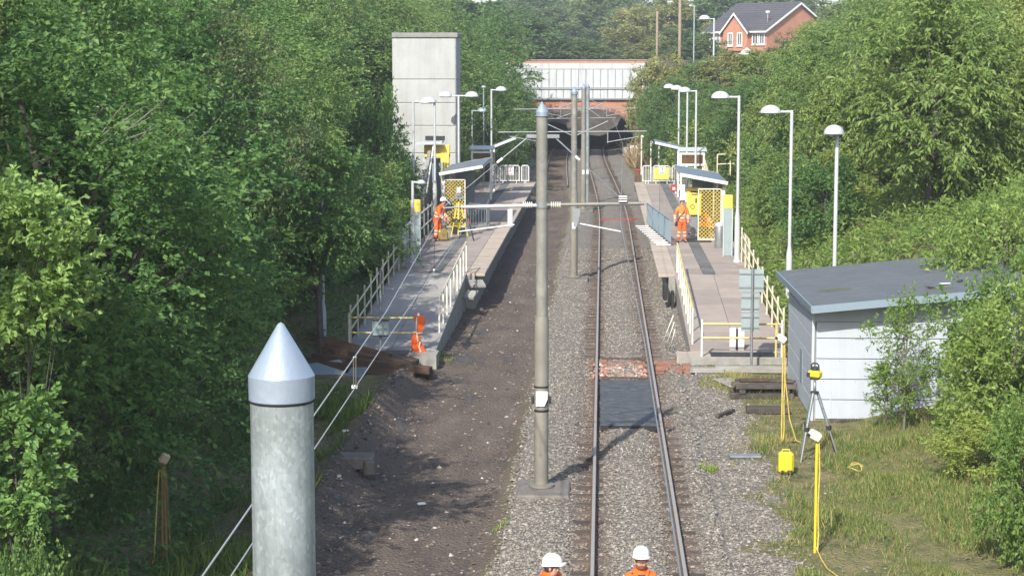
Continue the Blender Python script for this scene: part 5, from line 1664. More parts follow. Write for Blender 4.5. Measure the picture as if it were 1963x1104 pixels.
MB().box((0.52, -0.035, 0.60), (0.85, 0.02, 0.70), bev=0.01).build('yellow_sheet', M['yellow'], t5)
notice(t5, 0.55, 0.80, 0.36, 0.42, 'white', 'bluegrey')
# mesh fence panels beside the right shelter
t = empty('mesh_fence', (2.55, 83.5, PZ), 0, 'see-through wire mesh fence panel behind the standing worker on the right', 'fence')
mbx = MB()
for k in range(22): mbx.tube((k * .06, 0, 0.1), (k * .06, 0, 1.9), 0.006, n=4, caps=False)
for k in range(8): mbx.tube((0, 0, 0.1 + k * .25), (1.3, 0, 0.1 + k * .25), 0.006, n=4, caps=False)
mbx.build('wire_infill', M['steel'], t)
MB().path([(0, 0, 0), (0, 0, 1.92), (1.3, 0, 1.92), (1.3, 0, 0)], 0.02).build('frame', M['steel'], t)
t_ = MB().box((0.62, -0.03, 1.55), (0.26, 0.012, 0.30)).build('red_sign', M['red'], t)
MB().box((0.62, -0.04, 1.53), (0.12, 0.012, 0.12)).build('symbol', M['white'], t_)
MB().box((0.98, -0.03, 1.58), (0.26, 0.012, 0.24)).build('white_sign', M['white'], t)
t = empty('pedestrian_barrier', (2.66, 72.8, PZ), R(94.5), 'blue grey mesh barrier with white feet running along the right platform', 'barrier')
mbx = MB()
L_ = 9.0
for k in range(4):
    x0 = 0.05 + k * 2.25
    pm_ = MB()
    pm_.path([(x0, 0, 0.15), (x0, 0, 1.0), (x0 + 2.15, 0, 1.0), (x0 + 2.15, 0, 0.15), (x0, 0, 0.15)], 0.022, 6)
    for q in range(1, 28): pm_.tube((x0 + q * .077, 0, .15), (x0 + q * .077, 0, 1.0), 0.010, n=4, caps=False)
    pm_.build('barrier_panel', M['bluegrey'], t)
for k in range(10):
    MB().box((0.3 + k * 0.93, 0.22, 0.03), (0.10, 0.62, 0.05), bev=.01).build('foot', M['white'], t)
# left crowd barrier
crowd_barrier('bent grey metal crowd barrier lying open behind the yellow tripod', (-5.75, 80.0, PZ), (-4.85, 79.0, PZ), 1.1, n=7, m='galv', group='grey crowd barriers on the left platform')
crowd_barrier('grey crowd barrier farther along the left platform, seen end on', (-4.9, 79.4, PZ), (-4.95, 82.0, PZ), 1.1, n=12, m='galv', group='grey crowd barriers on the left platform')
# yellow help point, blue bag, totems, bins
t = empty('help_point', (3.36, 76.0, PZ), 0, 'tall yellow information panel inside the right shelter', 'panel')
MB().box((0.35, 0, 1.52), (0.62, 0.22, 1.12), bev=0.02).build('housing', M['yellow'], t)
MB().box((0.35, 0.05, 0.5), (0.25, 0.12, 1.0)).build('pedestal', M['steel'], t)
MB().box((0.36, -0.115, 1.9), (0.34, 0.01, 0.05)).build('text_line', M['dark'], t)
MB().box((0.38, -0.115, 1.8), (0.28, 0.01, 0.04)).build('text_line', M['dark'], t)
ri = MB()
for k in range(12):
    a0, a1 = 2 * math.pi * k / 12, 2 * math.pi * (k + 1) / 12
    ri.tube((.28 + .08 * math.cos(a0), -.118, 1.3 + .08 * math.sin(a0)), (.28 + .08 * math.cos(a1), -.118, 1.3 + .08 * math.sin(a1)), 0.012, n=4, caps=False)
ri.build('symbol_ring', M['dark'], t)
MB().box((.42, -.118, 1.55), (.06, .01, .18)).build('symbol_figure', M['dark'], t)
MB().box((-.05, 0.0, 1.75), (0.22, 0.06, 0.5)).build('side_notice', M['white'], t)
t = empty('bag', (4.1, 76.4, PZ), 0, 'bright blue bag hanging in the right shelter', 'bag')
MB().path([(0, 0, 1.95), (0.02, 0, 1.8), (0.0, 0, 1.55), (-.02, 0, 1.35), (-.04, 0, 1.2)], [0.02, 0.09, 0.12, 0.13, 0.05], 8).build('sack', M['blue'], t)
MB().path([(0, 0, 1.9), (0.0, 0, 2.15), (0.03, 0, 1.9)], 0.012, 6).build('strap', M['navy'], t)
def totem(label, X, Y, h=2.25):
    t = empty('information_totem', (X, Y, PZ), 0, label, 'totem', 'information totems')
    MB().box((0, 0, h * .40), (0.34, 0.14, h * 0.8), bev=0.02).build('body', M['teal'], t)
    MB().box((0, 0, h * .885), (0.36, 0.16, h * 0.23), bev=0.03).build('top_panel', M['yellow'], t)
    for s in (-.16, .16):
        MB().box((s, -0.01, h * .39), (0.035, 0.17, h * .78)).build('side_rail', M['lampwhite'], t)
totem('slim grey totem with a yellow top behind the tallest lamp on the right', 4.62, 69.2)
totem('slim grey blue totem with a yellow top beside the left standing worker', -6.82, 68.4, 2.1)
for k, (x, y, lb) in enumerate(((4.52, 72.3, 'grey litter bin nearest the tallest right lamp'), (4.75, 71.0, 'grey litter bin between the mesh screen and the totem'))):
    t = empty('litter_bin', (x, y, PZ), 0, lb, 'bin', 'litter bins on the right platform')
    MB().lathe([(0.18, 0), (0.19, 0.05), (0.19, 0.85), (0.15, 0.92)], n=16).build('drum', M['steel'], t)
    MB().lathe([(0.2, .83), (0.2, .9), (0.12, .97), (0, .98)], n=16).build('lid', M['lampwhite'], t)

# instruments on the left platform
def tripod(label, X, Y, zb, h, spread, legm, headm, group=None, name='survey_tripod', rz=0.0, thick=0.018, kind=0):
    t = empty(name, (X, Y, zb), rz, label, 'tripod', group)
    for k in range(3):
        a = 2 * math.pi * k / 3 + 0.5
        foot = Vector((spread * math.cos(a), spread * math.sin(a), 0.0))
        topp = Vector((0.06 * math.cos(a), 0.06 * math.sin(a), h))
        lg = stick('leg', topp, topp.lerp(foot, .55), thick * 1.25, M[legm], t)
        stick('lower_leg', topp.lerp(foot, .5), foot, thick * .8, M[legm if kind else 'steel'], t)
        MB().box((0, 0, 0), (thick * 3.4,) * 3, bev=.005).build('clamp', M['dark'], t, topp.lerp(foot, .52))
    MB().lathe([(0.085, h - .02), (0.085, h + .03)], n=12).build('head_plate', M['dark'], t)
    return t


t = tripod('yellow legged survey tripod beside the left standing worker', at(880, 455, z=PZ).x, at(880, 455, z=PZ).y, PZ, 1.45, 0.40, 'yellow', 'yellow', kind=1, thick=0.035)
MB().box((0, 0, 1.6), (0.42, 0.2, 0.10), bev=.02).box((0, 0, 1.75), (0.34, .18, .05)).build('tribrach', M['steel'], t)
MB().box((0, 0, 1.92), (0.2, 0.18, 0.26), bev=.03).build('instrument', M['lampwhite'], t)
p = at(906, 462, z=PZ)
t = empty('survey_staff', (p.x, p.y, PZ), 0, 'red and black striped staff leaning beside the yellow tripod', 'staff')
s0, s1 = Vector((0.05, 0, 0)), Vector((-0.30, 0.2, 1.35))
for k in range(6):
    stick('band', s0.lerp(s1, k / 6), s0.lerp(s1, (k + 1) / 6), 0.028, M['red' if k in (3, 5) else 'dark'], t)
stick('leg', (-0.25, 0.1, 0), s1.lerp(s0, .1), 0.016, M['galv'], t)
p = at(850, 462, z=PZ)
t = empty('tool_case', (p.x, p.y, PZ), 0.2, 'yellow tool case with a black strap at the feet of the left worker', 'case')
MB().box((0, 0, .26), (0.36, 0.26, 0.5), bev=.05, rx=-.1).build('shell', M['stake'], t)
MB().box((0, 0.0, .26), (0.38, 0.22, 0.44), bev=.05).build('body', M['yellow'], t)
MB().path([(-.1, -.1, .5), (-.06, -.12, .62), (.06, -.12, .62), (.1, -.1, .5)], .02, 6).build('handle', M['dark'], t)
p = at(874, 450, z=PZ)
t = empty('cut_off_saw', (p.x, p.y + .3, PZ), 0.5, 'yellow and black site machine standing under the yellow tripod', 'machine')
MB().box((0, 0, .35), (0.34, 0.3, 0.36), bev=.06).build('engine', M['siteyellow'], t)
MB().box((.22, -.1, .14), (0.2, 0.3, 0.24), bev=.06).build('foot_block', M['black'], t)
MB().path([(-.15, 0, .5), (-.25, 0, .85), (.1, 0, .95), (.15, 0, .55)], .022, 6).build('handle', M['black'], t)
MB().lathe([(0.0, -.03), (.16, -.03), (.16, .03), (0, .03)], n=16).build('wheel', M['dark'], t, (-.15, -.17, .18), (R(90), 0, 0))
t = empty('backpack', (at(838, 412, Y=76.2).x, 76.2, PZ), 0, 'black rounded bag on the rail behind the left standing worker', 'bag')
MB().lathe([(0, 1.0), (.2, 1.05), (.24, 1.25), (.18, 1.45), (0, 1.52)], n=12, sy=.6).build('sack', M['dark'], t, (0.35, .5, 0))
MB().path([(.17, .34, 1.35), (.35, .30, 1.5), (.53, .34, 1.3)], .02, 6).build('strap', M['white'], t)
tag(MB().box((0, 0, 0.01), (1.0, 0.55, 0.02)).build('mat', M['black'], None, (3.85, 74.7, PZ)), 'dark flat mat on the right platform under the seated worker', 'mat')
# hi vis jacket over the left barrier rail
jk = MB()
n_ = 9
vs = []
for i in range(n_):
    v = i / (n_ - 1)
    for s in (-1, 1):
        pass
prof = []
for j in range(13):
    u = j / 12
    z = 1.05 - 1.0 * u if u > .06 else 1.05
    prof.append((z, 0.115 + 0.03 * math.sin(u * 6 + 2) + 0.02 * u, 0.05 * math.sin(u * 7)))
for j, (z, w_, xo) in enumerate(prof):
    for k in range(12):
        a = 2 * math.pi * k / 12
        rr = 1 + .22 * math.cos(3 * a + j * .4)
        vs.append((xo + w_ * math.cos(a) * rr, 0.075 * math.sin(a) * rr, z))
fs = [(j * 12 + k, j * 12 + (k + 1) % 12, j * 12 + 12 + (k + 1) % 12, j * 12 + 12 + k) for j in range(12) for k in range(12)]
jk.add(vs, fs, 0, True).add(vs[:12], [tuple(range(12))]).add(vs[-12:], [tuple(range(12))])
t = empty('jacket', (at(802, 650, Y=51.1).x, 51.1, 0.02), 0, 'orange hi vis jacket with pale bands hung over the left barrier rail', 'jacket')
jk.build('cloth', M['orange'], t)
MB().path([(-.03, -.1, 1.02), (-.05, -.105, .7), (-.0, -.10, .35)], .02, 5).build('reflective_band', M['reflect'], t)
MB().path([(-.12, -.09, .62), (0, -.115, .58), (.12, -.085, .6)], .02, 5).build('reflective_band', M['reflect'], t)
MB().path([(.06, -.09, .35), (.03, -.10, .2), (.07, -.09, .06)], .018, 5).build('reflective_band', M['reflect'], t)
# ------------------------------------------------------------------ shed
shed = empty('shed', (4.79, 42.4, -0.15), 0, 'pale blue grey panelled shed with an overhanging grey flat roof', 'shed')
SW, SD, H0, H1 = 4.55, 5.6, 2.70, 3.14
MB().prism([(0.03, 0), (SW - .03, 0), (SW - .03, H1 - .02), (0.03, H0 - .02)], 0.03, SD - .03, 'Y').build('wall_core', M['conc2'], shed)
rows = [0.10, 0.55, 1.02, 1.49, 1.96, 2.34]
for k, z in enumerate(rows):
    z2 = rows[k + 1] - 0.018 if k + 1 < len(rows) else None
    if z2:
        MB().box((SW / 2 + .04, 0.012, (z + z2) / 2), (SW - .08, 0.03, z2 - z), bev=.006).build('board', M['shed'], shed)
        MB().box((0.012, SD / 2 + .03, (z + z2) / 2), (0.03, SD - .06, z2 - z), bev=.006).build('board', M['shed'], shed)
    else:
        MB().prism([(.0, z), (SW, z), (SW, H1 - .1), (0, H0 - .1)], -.003, .027, 'Y').build('board', M['shed'], shed)
        MB().box((0.012, SD / 2 + .03, (z + H0 - .06) / 2), (0.03, SD - .06, H0 - .06 - z), bev=.006).build('board', M['shed'], shed)
MB().box((0.005, 0.005, 1.30), (0.07, 0.07, 2.5), bev=.01).build('corner_trim', M['shed'], shed)
MB().box((-.008, 2.3, 0.95), (0.02, 0.5, 0.8)).build('vent_panel', M['bluegrey'], shed)
MB().box((.42, -.008, 0.5), (0.025, 0.02, 0.5)).build('conduit', M['lampwhite'], shed)
ang = math.atan2(H1 - H0, SW)
ro = MB().box((0, 0, 0), (5.2, 7.1, 0.13), bev=.015).build('roof', M['roof'], shed, (SW / 2 + .16, SD / 2 + 0.2, (H0 + H1) / 2 + .02), (0, -ang, 0.018))
for k in range(5):
    MB().box((0, -3.55 + 1.18 * (k + 1), .068), (5.18, .07, .008)).build('felt_lap', M['roof'], ro)
for x, y, sx, sy in ((-1.8, -1.2, .5, .3), (.4, -2.6, .35, .22)):
    MB().lathe([(sx, .064), (sx * .6, .078), (0, .08)], n=9, sy=sy / sx).build('moss_patch', M['moss'], ro, (x, y, 0))
MB().box((0, -3.57, -.01), (5.22, 0.03, 0.17)).build('fascia', M['bluegrey'], ro)
MB().box((-2.62, 0, -.01), (0.03, 7.1, 0.17)).build('fascia', M['bluegrey'], ro)
for k in range(12):
    a_ = .25 + k * .36
    MB().lathe([(.012, -.006), (.012, .0)], n=6).build('fixing', M['steel'], shed, (a_, -.004, rows[2 + k % 2] - .06), (R(90), 0, 0))
MB().box((SW / 2 + .3, -.16, 0.07), (SW - .2, 0.24, 0.10), bev=.01).build('sill_timber', M['darktimber'], shed)
MB().box((1.9, -.22, 0.0), (0.16, 0.2, 0.3)).build('sill_block', M['timber'], shed)
MB().box((SW / 2, -.12, -.08), (SW + .1, 0.5, 0.2)).build('footing', M['conc2'], shed)
for k, (x, y, a) in enumerate(((3.1, 1.0, .4), (3.5, 1.3, 1.2), (2.7, .6, 2.0))):
    tag(MB().box((0, 0, 0), (.26, .10, .02), a).build('litter_scrap', M['white' if k == 0 else 'darktimber'], None, (4.79 + x, 42.4 + y, -0.15 + H0 + (H1 - H0) * x / SW + .10)),
        ('white scrap lying on the shed roof', 'dark leaf scrap behind the white one on the shed roof', 'dark leaf scrap in front on the shed roof')[k], 'scrap')

# ------------------------------------------------------------------ brick house on the hill
hx, hy = at(1470, 57, Y=235).x, 235.0
hz = float(hgt(hx, hy + 4)) - 0.6
ez = at(1470, 57, Y=235).z - hz
PS = R(48)
house = empty('brick_house', (hx, hy, hz), -PS, 'red brick house with a dark tiled roof and white windows on the hill', 'house')
# local frame: front wall along -x from the corner, gable wall along +y
FL, GD, RH = 10.5, 11.6, 3.25
MB().box((-FL / 2, GD / 2, ez / 2 - .5), (FL, GD, ez + 1)).prism([(0.0, ez), (GD, ez), (GD / 2, ez + RH)], -FL + .02, -.02, 'X').build('wall', M['brickwall'], house)
rf = MB()
th = 0.14
for s in (0, 1):
    y0, y1 = (-.45, GD / 2) if s == 0 else (GD + .45, GD / 2)
    z0 = ez - .45 * RH / (GD / 2)
    vs = [(-FL - .4, y0, z0), (.35, y0, z0), (.35, y1, ez + RH), (-FL - .4, y1, ez + RH)]
    vs2 = [(a, b, c + th) for a, b, c in vs]
    rf.add(vs + vs2, [(0, 1, 2, 3), (4, 5, 6, 7), (0, 1, 5, 4), (1, 2, 6, 5), (2, 3, 7, 6), (3, 0, 4, 7)])
roof_o = rf.build('roof', M['rooftile'], house)
for k in range(1, 12):
    t_ = k / 12
    y = -.45 + (GD / 2 + .45) * t_
    z = ez - .45 * RH / (GD / 2) + (RH + .45 * RH / (GD / 2)) * t_ + th
    MB().box((-FL / 2, y, z + .015), (FL + .7, 0.12, 0.05), rx=math.atan2(RH, GD / 2)).build('tile_course', M['rooftile'], roof_o)
MB().box((-FL / 2, GD / 2, ez + RH + th + .04), (FL + .75, .25, .14), bev=.03).build('ridge', M['roof'], roof_o)
for s in (0, 1):
    y0, y1 = (-.5, GD / 2) if s == 0 else (GD + .5, GD / 2)
    MB().prism([(y0, ez - .5 * RH / (GD / 2) - .1), (y0, ez - .5 * RH / (GD / 2) + .16), (y1, ez + RH + .16), (y1, ez + RH - .1)], .36, .41, 'X').build('barge_board', M['white'], house)
MB().box((-FL / 2, -.5, ez - .28), (FL + .8, .12, .2)).build('gutter', M['white'], house)
# front gable
gx0, gw, gh = -4.7, 4.1, 1.95
MB().prism([(gx0 - gw / 2, ez - 2.6), (gx0 + gw / 2, ez - 2.6), (gx0 + gw / 2, ez - .1), (gx0, ez + gh - .2), (gx0 - gw / 2, ez - .1)], -.75, .4, 'Y').build('front_gable', M['brickwall'], house)
gr_ = MB()
for s in (-1, 1):
    vs = [(gx0 + s * (gw / 2 + .35), -1.0, ez - .5), (gx0, -1.0, ez + gh), (gx0, 4.4, ez + gh), (gx0 + s * (gw / 2 + .35), .6, ez - .5)]
    vs2 = [(a, b, c + .14) for a, b, c in vs]
    gr_.add(vs + vs2, [(0, 1, 2, 3), (4, 5, 6, 7), (0, 1, 5, 4), (1, 2, 6, 5), (2, 3, 7, 6), (3, 0, 4, 7)])
gr_.build('gable_roof', M['rooftile'], house)
for s in (-1, 1):
    MB().prism([(gx0 + s * (gw / 2 + .38), ez - .62), (gx0 + s * (gw / 2 + .38), ez - .34), (gx0, ez + gh + .16), (gx0, ez + gh - .14)], -1.08, -1.02, 'Y').build('barge_board', M['white'], house)
def window(x, z, w, h, y):
    f = MB().box((x, y, z), (w, .10, .12)).box((x, y, z + h), (w, .1, .12)).box((x - w / 2 + .06, y, z + h / 2), (.14, .1, h - .1)).box((x + w / 2 - .06, y, z + h / 2), (.14, .1, h - .1)).box((x, y, z + h / 2), (.07, .1, h - .1)).build('window', M['white'], house)
    MB().box((x, y + .03, z + h / 2), (w - .2, .03, h - .1)).build('pane', M['glass'], f)
    MB().box((x, y - .04, z - .14), (w + .2, .2, .12)).build('sill', M['white'], f)
for x, z, w, h, y in ((gx0 - .75, ez - 1.9, .85, 1.5, -.79), (gx0 + .85, ez - 1.9, .85, 1.5, -.79), (-1.9, ez - 1.75, 1.0, 1.3, -.04), (-.75, ez - 1.75, .9, 1.3, -.04), (-9.3, ez - 2.1, 1.0, 1.7, -.04), (-8.3, ez - 2.1, .7, 1.7, -.04)):
    window(x, z, w, h, y)
MB().box((-2.6, .3, ez - 2.9), (2.4, 2.0, .18), rx=.2).build('porch_roof', M['white'], house)
for x in (-3.6, -2.6, -1.6):
    MB().box((x, -.6, ez - 3.9), (.14, .14, 2.0)).build('porch_post', M['white'], house)
MB().lathe([(.03, 0), (.03, 1.6)], n=6).build('aerial', M['lampwhite'], house, (-1.0, 1.2, ez + .6))
MB().box((-1.0, 1.2, ez + 2.2), (.5, .2, .25)).build('aerial_head', M['white'], house)
# a neighbour behind, only a pale gable seen through the leaves
t = empty('gable_post', (at(1432, 110, Y=215).x, 215, float(hgt(at(1432, 110, Y=215).x, 215))), 0, 'white porch gable showing through leaves below the brick house', 'porch')
MB().prism([(-1.6, 1.2), (1.6, 1.2), (0, 2.3)], 0, .2, 'Y').build('gable', M['white'], t)
for x in (-1.4, -.5, .5, 1.4):
    MB().box((x, .1, .5), (.14, .14, 1.4)).build('post', M['white'], t)

# ------------------------------------------------------------------ people
def skin_mesh(name, J, E, root, mats, sub=2, squash=None):
    names = list(J)
    ix = {k: i for i, k in enumerate(names)}
    me = bpy.data.meshes.new(name)
    me.from_pydata([J[k][0] for k in names], [(ix[a], ix[b]) for a, b in E], [])
    o = bpy.data.objects.new('tmp', me)
    COL.objects.link(o)
    md = o.modifiers.new('skin', 'SKIN'); md.use_smooth_shade = True
    ss = o.modifiers.new('sub', 'SUBSURF'); ss.levels = sub; ss.render_levels = sub
    for k in names:
        sv = me.skin_vertices[0].data[ix[k]]
        r = J[k][1]
        sv.radius = r if hasattr(r, '__len__') else (r, r)
        sv.use_root = (k == root)
    dg = bpy.context.evaluated_depsgraph_get()
    ev = o.evaluated_get(dg)
    out = bpy.data.meshes.new_from_object(ev, depsgraph=dg)
    out.name = name
    bpy.data.objects.remove(o); bpy.data.meshes.remove(me)
    out.materials.clear()
    for m in mats: out.materials.append(m)
    out.polygons.foreach_set('material_index', [0] * len(out.polygons))
    out.polygons.foreach_set('use_smooth', [True] * len(out.polygons))
    return out


STAND = dict(pelvis=(0, 0, .93), belly=(0, 0, 1.08), chest=(0, .0, 1.28), neckb=(0, .01, 1.45), neck=(0, -.005, 1.52), jaw=(0, -.03, 1.585), skull=(0, 0, 1.66), crown=(0, .01, 1.73),
             shL=(.17, .01, 1.40), elL=(.25, .03, 1.13), wrL=(.24, -.06, .90), hipL=(.09, 0, .87), knL=(.105, -.02, .48), anL=(.115, .03, .09), toL=(.13, -.13, .045),
             shR=(-.17, .01, 1.40), elR=(-.25, .03, 1.13), wrR=(-.24, -.06, .90), hipR=(-.09, 0, .87), knR=(-.105, -.02, .48), anR=(-.115, .03, .09), toR=(-.13, -.13, .045))


def person(label, loc, rz, pose=None, jacket='orange', trousers='orange', scale=1.0, shirt=False, beard=False, hood=False, group='workers in orange', strap=False, look=(0, -1, 0)):
    P = dict(STAND)
    if pose: P.update(pose)
    V = {k: Vector(v) for k, v in P.items()}
    t = empty('person', loc, rz, label, 'person', group)
    t.scale = (scale,) * 3
    up = (V['crown'] - V['jaw']).normalized()
    lk = Vector(look); lk = (lk - up * lk.dot(up)).normalized()
    sd = lk.cross(up)
    c = V['skull']
    V['nose'] = c + lk * .098 - up * .025
    rad = dict(pelvis=.12, belly=.115, chest=.125, neckb=.06, neck=.055, jaw=.066, skull=.086, crown=.062, nose=.014)
    for s in 'LR':
        rad.update({'sh' + s: .055, 'el' + s: .042, 'wr' + s: .030, 'hip' + s: .085, 'kn' + s: .058, 'an' + s: .042, 'to' + s: .04})
    E = [('pelvis', 'belly'), ('belly', 'chest'), ('chest', 'neckb'), ('neckb', 'neck'), ('neck', 'jaw'), ('jaw', 'skull'), ('skull', 'crown')]
    for s in 'LR':
        E += [('chest', 'sh' + s), ('sh' + s, 'el' + s), ('el' + s, 'wr' + s), ('pelvis', 'hip' + s), ('hip' + s, 'kn' + s), ('kn' + s, 'an' + s), ('an' + s, 'to' + s)]
    E.append(('skull', 'nose'))
    body = skin_mesh('body', {k: (V[k], rad[k]) for k in rad}, E, 'pelvis', [M['skin']])
    # hands: palm and five fingers grown onto the arms
    mb = MB()
    for s, sg in (('L', 1), ('R', -1)):
        w = V['wr' + s]; d = (w - V['el' + s]).normalized()
        q = d.cross(Vector((sg, 0.2, 0))).normalized(); n_ = d.cross(q).normalized()
        if n_.x * sg > 0: n_ = -n_
        mb.path([w - d * .02, w + d * .03, w + d * .085], [.03, .038, .034], 8)
        for f_, (o_, l_) in enumerate(((-.027, .062), (-.009, .072), (.010, .068), (.027, .052))):
            b = w + d * .078 + q * o_
            mb.path([b, b + d * l_ * .55 + n_ * .008, b + d * l_ * .85 + n_ * .03], [.0095, .0085, .007], 6)
        b = w + d * .025 - q * .03
        mb.path([b, b - q * .022 + d * .03 + n_ * .01, b - q * .02 + d * .058 + n_ * .026], [.012, .010, .008], 6)
    # ears
    for sg in (-1, 1):
        mb.lathe([(0, -.03), (.016, -.012), (.018, .01), (0, .03)], c + sd * sg * .088 - up * .01, n=6)
    hm = mb.mesh('hands', M['skin'])
    bm = bmesh.new(); bm.from_mesh(body); bm.from_mesh(hm); bm.to_mesh(body); bm.free()
    link_mesh('body', body, t)
    # face
    for sg in (-1, 1):
        MB().lathe([(0, -.008), (.011, 0), (0, .008)], n=8).build('eye', M['dark'], t, c + lk * .083 + sd * sg * .032 + up * .004)
    MB().box((0, 0, 0), (.045, .012, .009), math.atan2(lk.y, lk.x) + R(90)).build('mouth', M['red'], t, c + lk * .088 - up * .068)
    Rm = Matrix((sd, -lk, up)).transposed().to_4x4()
    if beard:
        o = MB().lathe([(.03, -.05), (.062, -.035), (.074, 0.0), (.070, .012)], n=14, sy=1.0).build('beard', M['hair'], t, c - up * .078 + lk * .022)
        o.matrix_basis = Matrix.Translation(c - up * .078 + lk * .022) @ Rm
    o = MB().lathe([(.083, -.045), (.094, 0), (.093, .03)], n=14).build('hair', M['hair' if beard else 'dark'], t)
    o.matrix_basis = Matrix.Translation(c - lk * .02 + up * .01) @ Rm
    # helmet: shell, brim, peak
    hb = MB()
    hb.lathe([(.135, 0), (.132, .012), (.123, .02), (.121, .06), (.108, .10), (.078, .132), (.035, .148), (0, .151)], n=22, sx=.93, sy=1.13)
    pk = []
    for k in range(11):
        a = math.pi * k / 10
        pk.append((.10 * math.cos(a), -.125 - .062 * math.sin(a)))
    hb.prism(pk + [(-.10, -.06), (.10, -.06)], -.004, .012, 'Z')
    for x in (-.03, 0, .03):
        hb.path([(x, -.11, .085), (x, -.05, .137), (x, .04, .150), (x, .11, .095)], .008, 5)
    o = hb.build('helmet', M['helmet'], t)
    o.matrix_basis = Matrix.Translation(c + up * .035 + lk * .005) @ Rm
    # jacket
    jr = dict(hem=.155, belly=.150, chest=.158, neckb=.088)
    JJ = {'hem': (V['pelvis'] + (V['pelvis'] - V['belly']) * .35, .158), 'belly': (V['belly'], .152), 'chest': (V['chest'], .158), 'neckb': (V['neckb'] + (V['neckb'] - V['chest']) * .12, .082)}
    JE = [('hem', 'belly'), ('belly', 'chest'), ('chest', 'neckb')]
    for s in 'LR':
        JJ['sh' + s] = (V['sh' + s], .088); JJ['el' + s] = (V['el' + s], .070); JJ['wr' + s] = (V['wr' + s], .055)
        JE += [('chest', 'sh' + s), ('sh' + s, 'el' + s), ('el' + s, 'wr' + s)]
    jm = skin_mesh('jacket', JJ, JE, 'chest', [M[jacket], M['reflect']], 3)
    ax = (V['chest'] - V['pelvis']).normalized()
    for p in jm.polygons:
        q = p.center
        h_ = (q - V['pelvis']).dot(ax); rdl = ((q - V['pelvis']) - ax * h_).length
        if rdl < .19 and (.06 < h_ < .11 or .20 < h_ < .25): p.material_index = 1
        for s in 'LR':
            a, b = V['el' + s], V['wr' + s]
            dd = (b - a).normalized(); u_ = (q - a).dot(dd)
            if ((q - a) - dd * u_).length < .085 and (.05 < u_ < .09 or .14 < u_ < .18): p.material_index = 1
    link_mesh('jacket', jm, t)
    # trousers
    TJ = {'pelvis': (V['pelvis'] + Vector((0, 0, .03)), .140)}
    TE = []
    for s in 'LR':
        TJ['hip' + s] = (V['hip' + s], .110); TJ['kn' + s] = (V['kn' + s], .086); TJ['an' + s] = (V['an' + s] + (V['kn' + s] - V['an' + s]) * .08, .078)
        TE += [('pelvis', 'hip' + s), ('hip' + s, 'kn' + s), ('kn' + s, 'an' + s)]
    tm = skin_mesh('trousers', TJ, TE, 'pelvis', [M[trousers], M['reflect']], 3)
    for p in tm.polygons:
        for s in 'LR':
            a, b = V['kn' + s], V['an' + s]
            dd = (b - a).normalized(); u_ = (p.center - a).dot(dd)
            if ((p.center - a) - dd * u_).length < .12 and (.03 < u_ < .08 or .16 < u_ < .21): p.material_index = 1
    link_mesh('trousers', tm, t)
    for s in 'LR':
        a, b = V['an' + s], V['to' + s]
        bmh = skin_mesh('boot', {'a': (a + Vector((0, 0, .08)), .062), 'b': (a - (b - a) * .25 + Vector((0, 0, -.03)), .052), 'c': (b, .050)}, [('a', 'b'), ('b', 'c')], 'b', [M['dark']], 2)
        link_mesh('boot', bmh, t)
    MB().lathe([(.112, -.06), (.098, 0.0), (.088, .055), (.080, .06), (.074, .02)], n=14).build('collar_band', M[jacket], t, V['neckb'] + (V['neck'] - V['neckb']) * .35)
    if shirt:
        MB().lathe([(.06, -.06), (.068, .0), (.060, .04)], n=12).build('shirt_collar', M['navy'], t, V['neckb'] + Vector((0, -.005, .025)))
        MB().prism([(-.05, .05), (.05, .05), (.012, -.22), (-.012, -.22)], -.175, -.160, 'Y').build('shirt_front', M['navy'], t, V['neckb'] + Vector((0, .025, -.02)))
        for sg in (-1, 1):
            MB().path([(sg * .075, .05, .06), (sg * .085, -.04, .045), (sg * .06, -.13, -.03), (sg * .025, -.17, -.16)], [.03, .034, .028, .012], 7).build('collar', M[jacket], t, V['neckb'])
    if strap:
        MB().path([V['shL'] + Vector((-.03, -.075, .05)), V['chest'] + Vector((0.03, -.165, -.05)), V['belly'] + Vector((-.11, -.135, -.02)), V['hipR'] + Vector((-.10, -.06, .02))], .016, 6).build('strap', M['dark'], t)
        MB().box((0, 0, 0), (.10, .16, .22), bev=.03).build('pouch', M['dark'], t, V['hipR'] + Vector((-.15, -.02, -.10)))
    return t


p = at(1230, 1047, Y=24.4)
person('worker walking towards the bridge between the rails, bearded, white helmet and open orange jacket', (at(1229, 1060, Y=24.4).x, 24.4, -0.20), 0.05,
       dict(elL=(.27, .0, 1.13), wrL=(.30, -.13, .93), knL=(.11, -.14, .52), anL=(.11, -.10, .12), toL=(.12, -.26, .10), jaw=(0, -.055, 1.575), skull=(0, -.035, 1.655), crown=(0, -.035, 1.73)), shirt=True, beard=True, group='workers walking on the track')
person('worker left of the rail in a white helmet, head turned to the right', (at(1052, 1070, Y=24.0).x, 24.0, -0.13), 0.9,
       dict(neck=(0, -.03, 1.475), jaw=(0, -.075, 1.50), skull=(0, -.06, 1.575), crown=(0, -.055, 1.65), shL=(.17, .01, 1.42), shR=(-.17, .01, 1.42), knR=(-.11, -.14, .52), anR=(-.11, -.10, .12), toR=(-.12, -.26, .10)), group='workers walking on the track', look=(.35, -1, -.1))
person('worker standing on the right platform in orange with a black strap across the chest', (at(1307, 465, z=PZ).x, at(1307, 465, z=PZ).y, PZ), 0.12,
       dict(elR=(-.29, .02, 1.14), wrR=(-.30, -.05, .92), anL=(.14, .02, .09), anR=(-.15, .03, .09), toL=(.17, -.13, .045), toR=(-.19, -.12, .045)), jacket='orange2', strap=True, scale=0.97)
